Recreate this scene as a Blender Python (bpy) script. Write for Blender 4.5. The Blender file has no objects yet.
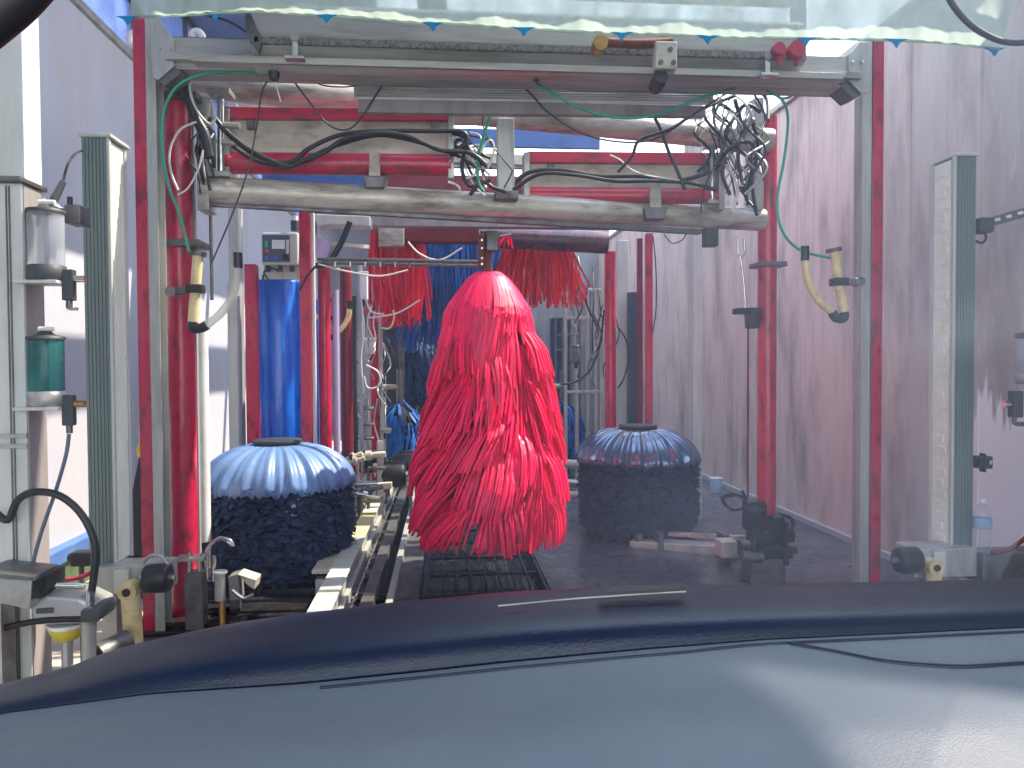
import bpy, bmesh, math, random
from mathutils import Vector, Matrix, noise
rnd = random.Random(7)
S = bpy.context.scene
COL = S.collection
F = 770.0
# ------------------------------------------------------------ camera
th = math.atan(67/770); ph = math.atan(20/770); ro = math.radians(0.3)
Fw = Vector((math.sin(th)*math.cos(ph), math.cos(th)*math.cos(ph), -math.sin(ph)))
R0 = Vector((math.cos(th), -math.sin(th), 0)); U0 = R0.cross(Fw)
Rv = R0*math.cos(ro) - U0*math.sin(ro); Uv = U0*math.cos(ro) + R0*math.sin(ro)
CAM = Vector((0, 0, 1.35))
def P(px, py, Y):
    d = Fw*F + Rv*(px-512) + Uv*(384-py)
    return CAM + d*(Y/d.y)
def m(px, Y): return px*Y/F
cd = bpy.data.cameras.new('camera'); cam = bpy.data.objects.new('camera', cd); COL.objects.link(cam)
cd.sensor_width = 36; cd.lens = 36*F/1024; cd.clip_start = 0.05; cd.clip_end = 200
mw = Matrix((Rv, Uv, -Fw)).transposed().to_4x4(); mw.translation = CAM; cam.matrix_world = mw
S.camera = cam
# ------------------------------------------------------------ materials
def c(r, g, b):
    f = lambda v: (v/255/12.92) if v/255 <= .04045 else ((v/255+.055)/1.055)**2.4
    return (f(r), f(g), f(b), 1)
MATS = {}
def mat(name, col, rough=.5, metal=0, dirt=None, amt=.5, scale=6, stretch=(1,1,1), bump=.0, bscale=40, trans=0, alpha=1, coat=0, sheen=0, island=0, lo=.45, hi=.7):
    if name in MATS: return MATS[name]
    M_ = bpy.data.materials.new(name); M_.use_nodes = True; nt = M_.node_tree; N = nt.nodes; L = nt.links
    b = N['Principled BSDF']; b.inputs['Base Color'].default_value = col
    b.inputs['Roughness'].default_value = rough; b.inputs['Metallic'].default_value = metal
    b.inputs['Transmission Weight'].default_value = trans; b.inputs['Alpha'].default_value = alpha
    b.inputs['Coat Weight'].default_value = coat; b.inputs['Sheen Weight'].default_value = sheen
    tc = N.new('ShaderNodeTexCoord'); mp = N.new('ShaderNodeMapping'); mp.inputs['Scale'].default_value = stretch
    L.new(tc.outputs['Object'], mp.inputs['Vector'])
    out = None
    if dirt:
        n = N.new('ShaderNodeTexNoise'); n.inputs['Scale'].default_value = scale; n.inputs['Detail'].default_value = 6; n.inputs['Roughness'].default_value = .65
        L.new(mp.outputs[0], n.inputs['Vector'])
        r = N.new('ShaderNodeMapRange'); r.inputs[1].default_value = lo; r.inputs[2].default_value = hi; r.inputs[4].default_value = amt
        L.new(n.outputs[0], r.inputs[0])
        mx = N.new('ShaderNodeMix'); mx.data_type = 'RGBA'; mx.inputs[6].default_value = col; mx.inputs[7].default_value = dirt
        L.new(r.outputs[0], mx.inputs[0]); out = mx.outputs[2]
        L.new(out, b.inputs['Base Color'])
        rr = N.new('ShaderNodeMapRange'); rr.inputs[1].default_value = .3; rr.inputs[2].default_value = .8
        rr.inputs[3].default_value = max(.03, rough-.1); rr.inputs[4].default_value = min(1, rough+.2)
        L.new(n.outputs[0], rr.inputs[0]); L.new(rr.outputs[0], b.inputs['Roughness'])
    if island:
        g = N.new('ShaderNodeNewGeometry'); hs = N.new('ShaderNodeHueSaturation')
        r = N.new('ShaderNodeMapRange'); r.inputs[3].default_value = 1-island; r.inputs[4].default_value = 1+island
        L.new(g.outputs['Random Per Island'], r.inputs[0]); L.new(r.outputs[0], hs.inputs['Value'])
        if out: L.new(out, hs.inputs['Color'])
        else: hs.inputs['Color'].default_value = col
        L.new(hs.outputs[0], b.inputs['Base Color'])
    if bump:
        n2 = N.new('ShaderNodeTexNoise'); n2.inputs['Scale'].default_value = bscale; n2.inputs['Detail'].default_value = 4
        L.new(mp.outputs[0], n2.inputs['Vector'])
        bp = N.new('ShaderNodeBump'); bp.inputs['Strength'].default_value = bump; bp.inputs['Distance'].default_value = .01
        L.new(n2.outputs[0], bp.inputs['Height']); L.new(bp.outputs[0], b.inputs['Normal'])
    MATS[name] = M_; return M_
steel  = mat('galvanised steel', c(176,177,174), .38, .55, c(112,106,98), .7, 7, (1,1,1), .15, 30)
steelv = mat('streaked grey steel', c(182,184,180), .42, .35, c(128,124,116), .6, 5, (3,3,.4), .1, 20)
steelh = mat('horizontal grey steel', c(178,176,170), .42, .35, c(118,110,100), .7, 5, (.35,3,3), .12, 20)
wetd   = mat('wet black steel', c(46,46,52), .18, .4, c(70,66,66), .6, 8, (3,.6,1), .2, 20)
grime  = mat('grimy steel pipe', c(204,198,186), .42, .3, c(96,86,76), .75, 7, (.5,2,2), .3, 25, lo=.42, hi=.66)
dsteel = mat('dull dark steel', c(112,112,114), .45, .6, c(62,56,52), .7, 9, (1,1,1), .2, 30)
chrome = mat('chromed fitting', c(205,205,205), .18, .95, c(120,116,110), .4, 20)
red    = mat('red painted steel', c(186,28,68), .34, 0, c(104,20,38), .8, 16, (1,1,.45), .2, 30, coat=.3, lo=.5, hi=.64)
redh   = mat('red painted beam', c(194,36,72), .38, 0, c(112,50,56), .85, 14, (.5,1,1), .2, 30, coat=.3, lo=.48, hi=.64)
maroon = mat('dark red paint', c(120,26,44), .4, 0, c(70,18,30), .6, 6)
rust   = mat('rusty steel', c(120,66,54), .7, .2, c(80,36,30), .8, 18, bump=.4)
alug   = mat('grey green aluminium', c(116,132,128), .42, .25, c(96,108,106), .4, 3, (3,3,.3))
aluc   = mat('cream lens strip', c(244,246,232), .35, 0, c(214,220,196), .7, 12, (1,1,.6), .1, 20)
lgrey  = mat('light grey enamel', c(196,200,194), .4, 0, c(150,150,142), .5, 5, (2,2,.4))
mauve  = mat('mauve grey plate', c(156,150,150), .5, .1, c(108,98,100), .5, 5, (2,2,.5))
dgrey  = mat('dark grey plastic', c(58,62,66), .5, 0, c(36,38,42), .5, 9)
black  = mat('black rubber', c(26,28,32), .42, 0, c(44,44,46), .5, 12)
blackg = mat('black corrugated hose', c(34,36,42), .4, 0, c(60,60,62), .4, 20)
white  = mat('white plastic', c(226,226,226), .4, 0, c(180,176,170), .5, 8)
wcable = mat('white cable', c(214,212,208), .45)
green  = mat('green hose', c(38,158,124), .35, 0, c(20,120,100), .4, 10)
cream  = mat('yellowed cream plastic', c(226,208,156), .35, 0, c(170,140,84), .7, 14, (1,1,1), .05)
blue   = mat('blue drum plastic', c(4,92,205), .3, 0, c(10,130,235), .8, 5, (5,5,.5), coat=.4)
bluep  = mat('blue painted board', c(62,98,160), .4, 0, c(44,70,120), .6, 4)
yellow = mat('yellow plastic', c(214,196,70), .5, 0, c(150,130,60), .5, 10)
brass  = mat('brass', c(190,150,90), .3, .8, c(120,90,50), .5, 15)
beige  = mat('dirty beige plate', c(196,190,176), .5, .1, c(120,114,104), .8, 8, (.5,1,1))
redst  = mat('red foam strip', c(252,8,94), .5, 0, c(228,4,62), .5, 5, island=.38)
redcore= mat('dark red brush core', c(96,8,26), .8)
redst2 = mat('dark red foam strip', c(222,26,64), .6, 0, c(150,12,36), .5, 5, island=.4)
bluest = mat('blue foam strip', c(16,98,176), .6, 0, c(8,44,92), .6, 5, island=.4)
navyf  = mat('navy felt', c(36,54,88), .8, 0, c(20,32,56), .6, 12, island=.3)
navyc  = mat('navy felt core', c(18,24,38), .9)
satin  = mat('blue wet satin', c(104,136,184), .33, 0, c(60,90,140), .6, 5, coat=.15, bump=.15, bscale=14)
satind = mat('dark wet satin', c(96,116,146), .12, .55, c(36,48,70), .5, 6, coat=.6, bump=.15, bscale=14)
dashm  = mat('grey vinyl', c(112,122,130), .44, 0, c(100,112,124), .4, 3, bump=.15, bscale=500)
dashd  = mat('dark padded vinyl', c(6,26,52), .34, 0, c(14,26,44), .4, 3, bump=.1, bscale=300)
paint  = mat('dark blue car paint', c(10,14,24), .35, .2, coat=.3)
yelmet = mat('worn yellow steel', c(206,200,150), .45, .1, c(170,166,156), .9, 5, (1,.6,1))
polyb  = mat('pale blue roof sheet', c(120,140,176), .5, 0, c(90,110,150), .5, 2)
print_b= mat('pale blue label', c(150,180,205), .5, 0, c(90,130,180), .7, 60)
purple = mat('mauve plastic cylinder', c(170,160,196), .4)
tealm  = mat('teal liquid', c(60,140,138), .2, 0, c(40,110,112), .5, 6, (3,3,.5))

def glassy(name, col, rough, mixf, edge=.12, translucent=None):
    M_ = bpy.data.materials.new(name); M_.use_nodes = True; nt = M_.node_tree; N = nt.nodes; L = nt.links
    for n in list(N): N.remove(n)
    o = N.new('ShaderNodeOutputMaterial'); t = N.new('ShaderNodeBsdfTransparent'); t.inputs[0].default_value = col
    g = N.new('ShaderNodeBsdfGlossy'); g.inputs['Roughness'].default_value = rough
    lw = N.new('ShaderNodeLayerWeight'); lw.inputs[0].default_value = .5
    pw = N.new('ShaderNodeMath'); pw.operation = 'POWER'; L.new(lw.outputs['Facing'], pw.inputs[0]); pw.inputs[1].default_value = 5
    fr = N.new('ShaderNodeMath'); fr.operation = 'MULTIPLY_ADD'; L.new(pw.outputs[0], fr.inputs[0]); fr.inputs[1].default_value = .7; fr.inputs[2].default_value = .035
    mx = N.new('ShaderNodeMixShader'); L.new(fr.outputs[0], mx.inputs[0]); L.new(t.outputs[0], mx.inputs[1]); L.new(g.outputs[0], mx.inputs[2])
    last = mx
    if mixf:
        tr = N.new('ShaderNodeBsdfTranslucent'); tr.inputs[0].default_value = translucent or (1,1,1,1)
        df = N.new('ShaderNodeBsdfDiffuse'); df.inputs[0].default_value = translucent or (1,1,1,1)
        m0 = N.new('ShaderNodeMixShader'); m0.inputs[0].default_value = .5; L.new(tr.outputs[0], m0.inputs[1]); L.new(df.outputs[0], m0.inputs[2])
        m1 = N.new('ShaderNodeMixShader'); L.new(mx.outputs[0], m1.inputs[1]); L.new(m0.outputs[0], m1.inputs[2])
        tc = N.new('ShaderNodeTexCoord'); nz = N.new('ShaderNodeTexNoise'); nz.inputs['Scale'].default_value = 3; nz.inputs['Detail'].default_value = 3
        mq = N.new('ShaderNodeMapping'); mq.inputs['Scale'].default_value = (3,3,.12) if 'film' in name else (1,1,1); L.new(tc.outputs['Object'], mq.inputs[0]); L.new(mq.outputs[0], nz.inputs['Vector'])
        r = N.new('ShaderNodeMapRange'); r.inputs[1].default_value = .3; r.inputs[2].default_value = .7; r.inputs[3].default_value = mixf*(.9 if 'film' in name else .6); r.inputs[4].default_value = mixf*(1.08 if 'film' in name else 1.4)
        L.new(nz.outputs[0], r.inputs[0]); fo = r.outputs[0]
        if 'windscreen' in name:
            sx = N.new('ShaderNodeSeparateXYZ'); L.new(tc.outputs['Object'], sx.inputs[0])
            r2 = N.new('ShaderNodeMapRange'); r2.interpolation_type = 'SMOOTHSTEP'; r2.inputs[1].default_value = -.02; r2.inputs[2].default_value = .5; r2.inputs[3].default_value = .35; r2.inputs[4].default_value = 1.7  # haze from the sunlight put into the dust layer, thicker towards the right
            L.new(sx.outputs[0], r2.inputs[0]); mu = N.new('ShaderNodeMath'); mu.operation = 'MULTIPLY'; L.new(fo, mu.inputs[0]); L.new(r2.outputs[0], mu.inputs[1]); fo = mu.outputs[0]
        L.new(fo, m1.inputs[0]); last = m1
    L.new(last.outputs[0], o.inputs[0]); MATS[name] = M_; return M_
windglass = glassy('dusty hazed windscreen glass', (.98,.99,1,1), .02, .07, translucent=(.72,.84,1,1))
bottleg = glassy('clear bottle plastic', (.93,.96,.98,1), .08, .12)
bowlg  = glassy('cloudy clear bowl', (.9,.93,.95,1), .1, .35, translucent=c(220,225,232))
tealg  = glassy('teal filled bowl', (.5,.8,.8,1), .1, .5, translucent=c(70,150,146))
film   = glassy('pale green plastic film', (.86,.95,.92,1), .18, .88, translucent=c(190,206,196))
filmb  = glassy('blue film tip', (.2,.7,.95,1), .2, .85, translucent=c(20,170,225))
panelg = glassy('blue tinted window pane', (.62,.72,.92,1), .05, .55, translucent=c(150,168,215))
notchpane = glassy('pale rooflight sheet', (.95,.95,1,1), .2, .3)
lampgl = glassy('grey ribbed light panel', (.8,.84,.88,1), .2, .75, translucent=c(190,190,190))
tubeg  = glassy('milky clear tube', (.92,.93,.93,1), .1, .6, translucent=c(232,232,226))

# wall material with vertical wet streaks and scale
def wallmat(name, base, second, streak, spec=.35, lime_reflect=False):
    M_ = bpy.data.materials.new(name); M_.use_nodes = True; nt = M_.node_tree; N = nt.nodes; L = nt.links
    b = N['Principled BSDF']; tc = N.new('ShaderNodeTexCoord')
    def nz(scale, st, det=6, off=(0,0,0)):
        mp = N.new('ShaderNodeMapping'); mp.inputs['Scale'].default_value = st; mp.inputs['Location'].default_value = off; L.new(tc.outputs['Object'], mp.inputs[0])
        n = N.new('ShaderNodeTexNoise'); n.inputs['Scale'].default_value = scale; n.inputs['Detail'].default_value = det; n.inputs['Roughness'].default_value = .6
        L.new(mp.outputs[0], n.inputs['Vector']); return n
    def rng(n, a, b_, lo=0, hi=1):
        r = N.new('ShaderNodeMapRange'); r.inputs[1].default_value = a; r.inputs[2].default_value = b_; r.inputs[3].default_value = lo; r.inputs[4].default_value = hi
        L.new(n, r.inputs[0]); return r.outputs[0]
    def mix(f, a, b_):
        x = N.new('ShaderNodeMix'); x.data_type = 'RGBA'; L.new(f, x.inputs[0])
        if isinstance(a, tuple): x.inputs[6].default_value = a
        else: L.new(a, x.inputs[6])
        if isinstance(b_, tuple): x.inputs[7].default_value = b_
        else: L.new(b_, x.inputs[7])
        return x.outputs[2]
    n1 = nz(.55, (1,1,.5), 3)
    if lime_reflect:
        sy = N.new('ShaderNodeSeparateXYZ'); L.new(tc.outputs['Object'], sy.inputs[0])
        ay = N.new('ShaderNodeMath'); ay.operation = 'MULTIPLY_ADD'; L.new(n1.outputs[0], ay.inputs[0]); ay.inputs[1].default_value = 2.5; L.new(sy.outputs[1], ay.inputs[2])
        k = mix(rng(ay.outputs[0], -.7, .9), base, second)  # pink reflections of the red posts put into the colour farther along
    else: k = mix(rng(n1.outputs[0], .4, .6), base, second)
    n2 = nz(1.9, (1,1.7,.5), 9); k = mix(rng(n2.outputs[0], .46, .68, 0, .7), k, streak); n5 = nz(7, (1,1.6,.16), 5, (4,4,4)); k = mix(rng(n5.outputs[0], .5, .75, 0, .3), k, streak)
    n3 = nz(14, (1,2,.5), 8, (3,5,1)); k = mix(rng(n3.outputs[0], .58, .74, 0, .35), k, c(225,222,228))
    if lime_reflect:
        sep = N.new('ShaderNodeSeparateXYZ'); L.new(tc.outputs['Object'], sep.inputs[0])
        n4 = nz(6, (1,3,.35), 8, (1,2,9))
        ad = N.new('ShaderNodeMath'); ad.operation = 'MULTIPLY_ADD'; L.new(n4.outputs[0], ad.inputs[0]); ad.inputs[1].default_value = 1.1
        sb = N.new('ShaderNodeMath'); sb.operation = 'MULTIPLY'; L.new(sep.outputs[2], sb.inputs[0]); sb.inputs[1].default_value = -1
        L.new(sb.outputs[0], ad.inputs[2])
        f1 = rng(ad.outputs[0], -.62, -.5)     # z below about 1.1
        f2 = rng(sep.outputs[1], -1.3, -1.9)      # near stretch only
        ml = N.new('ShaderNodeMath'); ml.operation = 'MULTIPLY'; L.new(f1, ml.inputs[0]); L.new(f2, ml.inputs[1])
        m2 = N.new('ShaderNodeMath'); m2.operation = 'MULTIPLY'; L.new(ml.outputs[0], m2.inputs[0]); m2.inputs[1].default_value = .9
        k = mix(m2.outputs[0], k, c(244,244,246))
    L.new(k, b.inputs['Base Color'])
    L.new(rng(n2.outputs[0], .3, .7, spec-.1, spec+.2), b.inputs['Roughness'])
    bp = N.new('ShaderNodeBump'); bp.inputs['Strength'].default_value = .15; bp.inputs['Distance'].default_value = .01; L.new(n2.outputs[0], bp.inputs['Height']); L.new(bp.outputs[0], b.inputs['Normal'])
    MATS[name] = M_; return M_
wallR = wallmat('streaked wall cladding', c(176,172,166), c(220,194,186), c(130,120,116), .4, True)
wallL = wallmat('painted wall', c(186,190,204), c(180,185,200), c(186,182,184), .6)
floorm = wallmat('wet dark concrete', c(88,88,96), c(72,74,84), c(52,52,60), .2)
floorl = wallmat('worn pale concrete', c(196,190,182), c(182,176,168), c(140,134,128), .5)
endm = wallmat('grey end cladding', c(150,150,156), c(130,132,140), c(100,100,108), .5)

# ------------------------------------------------------------ mesh builder
LAST = ['']
class MB:
    def __init__(s): s.v = []; s.f = []; s.sm = []
    def add(s, vs, fs, smooth=False):
        o = len(s.v); s.v += [Vector(v) for v in vs]; s.f += [[i+o for i in f] for f in fs]; s.sm += [smooth]*len(fs); return s
    def box(s, a, b, rot=None):
        x0,y0,z0 = a; x1,y1,z1 = b
        vs = [Vector(p) for p in ((x0,y0,z0),(x1,y0,z0),(x1,y1,z0),(x0,y1,z0),(x0,y0,z1),(x1,y0,z1),(x1,y1,z1),(x0,y1,z1))]
        if rot:
            ce = sum(vs, Vector())/8; vs = [ce+rot@(v-ce) for v in vs]
        return s.add(vs, [(0,3,2,1),(4,5,6,7),(0,1,5,4),(1,2,6,5),(2,3,7,6),(3,0,4,7)])
    def beam(s, p0, p1, w, h, up=Vector((0,0,1))):
        p0, p1 = Vector(p0), Vector(p1); d = (p1-p0).normalized(); sd = d.cross(up)
        if sd.length < 1e-4: sd = d.cross(Vector((0,1,0)))
        sd.normalize(); u = sd.cross(d)
        vs = []
        for p in (p0, p1):
            for a, b in ((-1,-1),(1,-1),(1,1),(-1,1)): vs.append(p+sd*a*w/2+u*b*h/2)
        return s.add(vs, [(0,1,2,3),(7,6,5,4),(0,4,5,1),(1,5,6,2),(2,6,7,3),(3,7,4,0)])
    def cyl(s, p0, p1, r0, r1=None, n=20, cap=True):
        r1 = r0 if r1 is None else r1; p0, p1 = Vector(p0), Vector(p1); d = (p1-p0).normalized()
        a = d.orthogonal().normalized(); b = d.cross(a)
        ring = lambda p, r: [p+(a*math.cos(2*math.pi*i/n)+b*math.sin(2*math.pi*i/n))*r for i in range(n)]
        s.add(ring(p0,r0)+ring(p1,r1), [(i,(i+1)%n,n+(i+1)%n,n+i) for i in range(n)], True)
        if cap: s.add(ring(p0,r0), [tuple(range(n))[::-1]]); s.add(ring(p1,r1), [tuple(range(n))])
        return s
    def tube(s, pts, r, n=8, sub=6, closed=False, corr=0):
        pts = [Vector(p) for p in pts]
        if sub > 1 and len(pts) > 2:
            q = []; K = len(pts)
            for i in range(K-1):
                a, b, c_, d = pts[max(i-1,0)], pts[i], pts[i+1], pts[min(i+2,K-1)]
                for k in range(sub):
                    t = k/sub; q.append(.5*((2*b)+(c_-a)*t+(2*a-5*b+4*c_-d)*t*t+(3*b-a-3*c_+d)*t**3))
            q.append(pts[-1]); pts = q
        K = len(pts); fr = None; vs = []
        for i, p in enumerate(pts):
            d = (pts[min(i+1,K-1)]-pts[max(i-1,0)]).normalized()
            if fr is None: fr = d.orthogonal().normalized()
            fr = (fr-d*fr.dot(d)).normalized(); b = d.cross(fr)
            rr = r*(1+corr*(1 if i%2 else -1)) if corr else r
            vs += [p+(fr*math.cos(2*math.pi*k/n)+b*math.sin(2*math.pi*k/n))*rr for k in range(n)]
        fs = [(i*n+k, i*n+(k+1)%n, (i+1)*n+(k+1)%n, (i+1)*n+k) for i in range(K-1) for k in range(n)]
        s.add(vs, fs, True); s.add(vs[:n], [tuple(range(n))[::-1]]); s.add(vs[-n:], [tuple(range(n))]); return s
    def lathe(s, prof, ce, n=32, axis=2, cap=True):
        ce = Vector(ce); vs = []
        for r, z in prof:
            for k in range(n):
                a = 2*math.pi*k/n; p = (r*math.cos(a), r*math.sin(a), z)
                if axis == 0: p = (p[2], p[0], p[1])
                if axis == 1: p = (p[0], p[2], p[1])
                vs.append(ce+Vector(p))
        K = len(prof)
        s.add(vs, [(i*n+k, i*n+(k+1)%n, (i+1)*n+(k+1)%n, (i+1)*n+k) for i in range(K-1) for k in range(n)], True)
        if cap: s.add(vs[:n], [tuple(range(n))[::-1]]); s.add(vs[-n:], [tuple(range(n))])
        return s
    def prism(s, pts, off):
        off = Vector(off); pts = [Vector(p) for p in pts]; n = len(pts)
        return s.add(pts+[p+off for p in pts], [tuple(range(n))[::-1], tuple(range(n,2*n))]+[(i,(i+1)%n,n+(i+1)%n,n+i) for i in range(n)])
    def ribbon(s, pts, wd, nm, th_):
        vs = []; K = len(pts)
        for i, p in enumerate(pts):
            w = wd*(.5 if i < K-1 else .42)
            vs += [p-w-nm*th_, p+w-nm*th_, p+w+nm*th_, p-w+nm*th_]
        fs = []
        for i in range(K-1):
            o = i*4
            for k in range(4): fs.append((o+k, o+(k+1)%4, o+4+(k+1)%4, o+4+k))
        fs += [(3,2,1,0), ((K-1)*4, (K-1)*4+1, (K-1)*4+2, (K-1)*4+3)]
        return s.add(vs, fs, False)
    def grid(s, rows, smooth=True):
        n = len(rows[0]); vs = [p for r in rows for p in r]
        return s.add(vs, [(i*n+k, i*n+k+1, (i+1)*n+k+1, (i+1)*n+k) for i in range(len(rows)-1) for k in range(n-1)], smooth)
    def build(s, name, material, parent=None, bev=0, solid=0, label=None):
        me = bpy.data.meshes.new(name)
        if parent:
            o0 = wloc(parent)
        else:
            xs = [v.x for v in s.v]; ys = [v.y for v in s.v]; zs = [v.z for v in s.v]
            o0 = Vector(((min(xs)+max(xs))/2, (min(ys)+max(ys))/2, min(zs)))
        me.from_pydata([v-o0 for v in s.v], [], s.f)
        for p, q in zip(me.polygons, s.sm): p.use_smooth = q
        me.materials.append(material); me.validate()
        bm = bmesh.new(); bm.from_mesh(me); bmesh.ops.recalc_face_normals(bm, faces=bm.faces); bm.to_mesh(me); bm.free()
        o = bpy.data.objects.new(name, me); COL.objects.link(o)
        if parent: o.parent = parent
        else: o.location = o0
        if solid:
            md = o.modifiers.new('thickness', 'SOLIDIFY'); md.thickness = solid; md.offset = 0
        if bev:
            md = o.modifiers.new('bevel', 'BEVEL'); md.width = bev; md.segments = 2; md.limit_method = 'ANGLE'; md.angle_limit = math.radians(50)
        if label: o['label'] = label
        LAST[0] = o.name
        return o
def wloc(o):
    l = Vector(o.location)
    while o.parent: o = o.parent; l += Vector(o.location)
    return l
def tag(o, label, cat, group=None, kind=None):
    o['label'] = label; o['category'] = cat
    if group: o['group'] = group
    if kind: o['kind'] = kind
    return o
def thing(name, label, cat, loc, group=None):
    o = bpy.data.objects.new(name, None); COL.objects.link(o); o.location = loc; o.empty_display_size = .1
    return tag(o, label, cat, group)
def struct(name, mb, material, bev=0, parent=None):
    o = mb.build(name, material, parent, bev)
    if not parent: o['kind'] = 'structure'
    return o
def cpy(root, loc, label, group=None):
    r = root.copy(); COL.objects.link(r); r.location = loc; r['label'] = label
    if group: r['group'] = group
    for ch in list(root.children):
        q = ch.copy(); COL.objects.link(q); q.parent = r
        for g in ch.children:
            d = g.copy(); COL.objects.link(d); d.parent = q
    return r
def hose(name, label, cat, pts, rpx, material, Y=None, group=None, corr=0):
    q = []
    for p in pts:
        y = p[2] if len(p) > 2 else Y
        q.append(P(p[0], p[1], y))
    yy = sum(p.y for p in q)/len(q)
    b = MB().tube(q, m(rpx, yy), 8, 6 if not corr else 14, corr=corr)
    return tag(b.build(name, material), label, cat, group)
def H(pts, Y): return [P(p[0], p[1], p[2] if len(p) > 2 else Y) for p in pts]

# ============================================================ SETTING
XL, XR, YF, ZT = -2.3, 3.02, 15.0, 3.62
struct('floor', MB().box((XL-.2,-3,-.25),(-1.62,YF+2,0)), floorl)
f2 = MB().box((-1.62,-3,-.25),(-.42,YF+2,0)).box((.62,-3,-.25),(XR+.2,YF+2,0)).box((-.42,-3,-.25),(.62,YF+2,-.12))
struct('floor', f2, floorm)
struct('trim_6', MB().box((-.62,2.4,-.1),(-.42,13.2,.012)).box((-.42,2.4,-.13),(.62,13.2,-.1)), wetd)
wl = MB().box((XL-.2,-3,.0),(XL,YF,ZT))
for y in range(0, 15, 3): wl.box((XL,y+.3,.3),(XL+.002,y+.306,ZT))
struct('wall_left', wl, wallL)
wr = MB().box((XR,-3,0),(XR+.2,YF,ZT))
for k in range(24):
    y = -.5+k*.66; wr.box((XR-.004,y,.02),(XR,y+.012,ZT)); wr.box((XR-.002,y+.3,.02),(XR,y+.306,ZT))
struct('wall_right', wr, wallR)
# end wall with exit opening
ew = MB().box((XL,YF-.1,0),(-1.2,YF,ZT)).box((1.6,YF-.1,0),(XR,YF,ZT)).box((-1.2,YF-.1,2.9),(1.6,YF,ZT)).box((XL-.3,YF-.1,ZT),(XR+.2,YF,4.6))
for k in range(8): ew.box((1.65+k*.17,YF-.13,0),(1.68+k*.17,YF-.1,2.9))
struct('wall_far', ew, endm)
dr = MB().box((-1.2,YF-.08,0),(1.6,YF-.04,2.9))
for k in range(20): dr.box((-1.2,YF-.1,.05+k*.145),(1.6,YF-.08,.15+k*.145))
struct('door_1', dr, mat('dark navy slats', c(44,54,76), .5, 0, c(30,36,52), .5, 4))
struct('baseboard_left', MB().box((XL,-1,.0),(XL+.05,YF,.2)), mat('mossy green kerb', c(84,104,70), .7, 0, c(50,60,40), .7, 6), .005)
struct('trim_1', MB().box((XL,-1,.2),(XL+.08,YF,.29)), mat('blue kerb paint', c(74,112,176), .5, 0, c(120,140,170), .5, 6), .008)
struct('baseboard_right', MB().box((XR-.03,-1,0),(XR,YF,.05)), mat('pale sill', c(170,170,176), .5), .004)
struct('trim_2', MB().box((XL-.22,-3,ZT),(XL+.03,YF,ZT+.05)), steel, .004)
struct('trim_3', MB().box((XR-.03,-3,ZT),(XR+.22,YF,ZT+.05)), steel, .004)
# clerestory windows: frame + panes
def clere(n, x, z0, z1):
    fr = MB()
    for k in range(13): y = .2+k*1.2; fr.box((x-.03,y,z0),(x+.03,y+.05,z1))
    fr.box((x-.03,.2,z1-.05),(x+.03,14.65,z1)).box((x-.03,.2,z0+.45),(x+.03,14.65,z0+.49))
    w = fr.build('window_%d'%n, dsteel, bev=.003); w['kind'] = 'structure'
    MB().box((x-.004,.2,z0),(x+.004,14.65,z1-.02)).build('window_pane', panelg, w)
clere(1, XL-.08, ZT+.05, 4.6)
# roof
rf = MB().box((XL-.4,2.2,4.6),(-.6,YF,4.7)).prism([(XL-.4,-3,4.6),(XR+.4,-3,4.6),(XR+.4,.9,4.6),(2.89,.96,4.6),(2.68,1.62,4.6),(XR+.4,1.39,4.6),(XR+.4,2.2,4.6),(XL-.4,2.2,4.6)],(0,0,.1))  # front slab added unseen to shade the car; notch shaped for dash sunlight
for k in range(14): rf.box((XL-.1,2.4+k*.95,4.5),(-.62,2.5+k*.95,4.6))
struct('ceiling', rf, polyb)
struct('window_2', MB().prism([(XR+.4,.9,4.63),(2.89,.96,4.63),(2.68,1.62,4.63),(XR+.4,1.39,4.63)],(0,0,.01)), notchpane)  # unseen pane added in the notch to soften the sunbeam on the dash
rp = MB()
for y in (-2.9, -.5, 2.1): rp.box((XR+.05,y,ZT+.05),(XR+.13,y+.08,4.6))
struct('trim_4', rp, dsteel)
tr = MB()
for y in (6.5, 9.5, 12.5): tr.box((-.6,y,4.52),(XR+.1,y+.1,4.68)).box((XR+.02,y,ZT+.05),(XR+.12,y+.1,4.6))
for y in (3.3,4.25,6.7,7.9): tr.box((-.6,y,4.56),(XR+.1,y+.12,4.64))  # bars added to cast slanted shadows on the left wall
tr.box((-.22,2.2,4.58),(.04,YF,4.66))  # long beam added for its shadow band along the left wall
struct('trim_5', tr, dsteel)
struct('ground', MB().box((-30,-12,-.4),(30,60,-.26)), mat('asphalt', c(130,128,126), .9, 0, c(100,98,96), .5, 3))
# ============================================================ GANTRY 1 (front arch)
Y1 = 4.0
g1 = thing('wash_arch', 'front steel wash arch with red posts and wide grey crossbeam', 'arch', (P(148,360,Y1).x, Y1, 0))
xa, xb, xc = P(136.5,200,Y1).x, P(150,200,Y1).x, P(160,200,Y1).x
ztop = P(148,17,Y1).z
q = MB().box((xa,Y1-.02,0),(xb,Y1+.08,ztop))
q.build('post', red, g1, .008, label='red left post')
q = MB().box((xb+.001,Y1-.03,0),(xb+.006,Y1+.09,ztop-.02)).box((xb+.006,Y1-.03,0),(xc,Y1-.024,ztop-.02)).box((xb+.006,Y1+.07,0),(xc,Y1+.076,ztop-.02))
q.build('post_channel', steelv, g1)
xd, xe, xf = P(858,300,Y1).x, P(868.5,300,Y1).x, P(881,300,Y1).x
ztr = P(872,38,Y1).z
MB().box((xe,Y1-.02,0),(xf,Y1+.08,ztr)).build('post', red, g1, .008, label='red right post')
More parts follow.
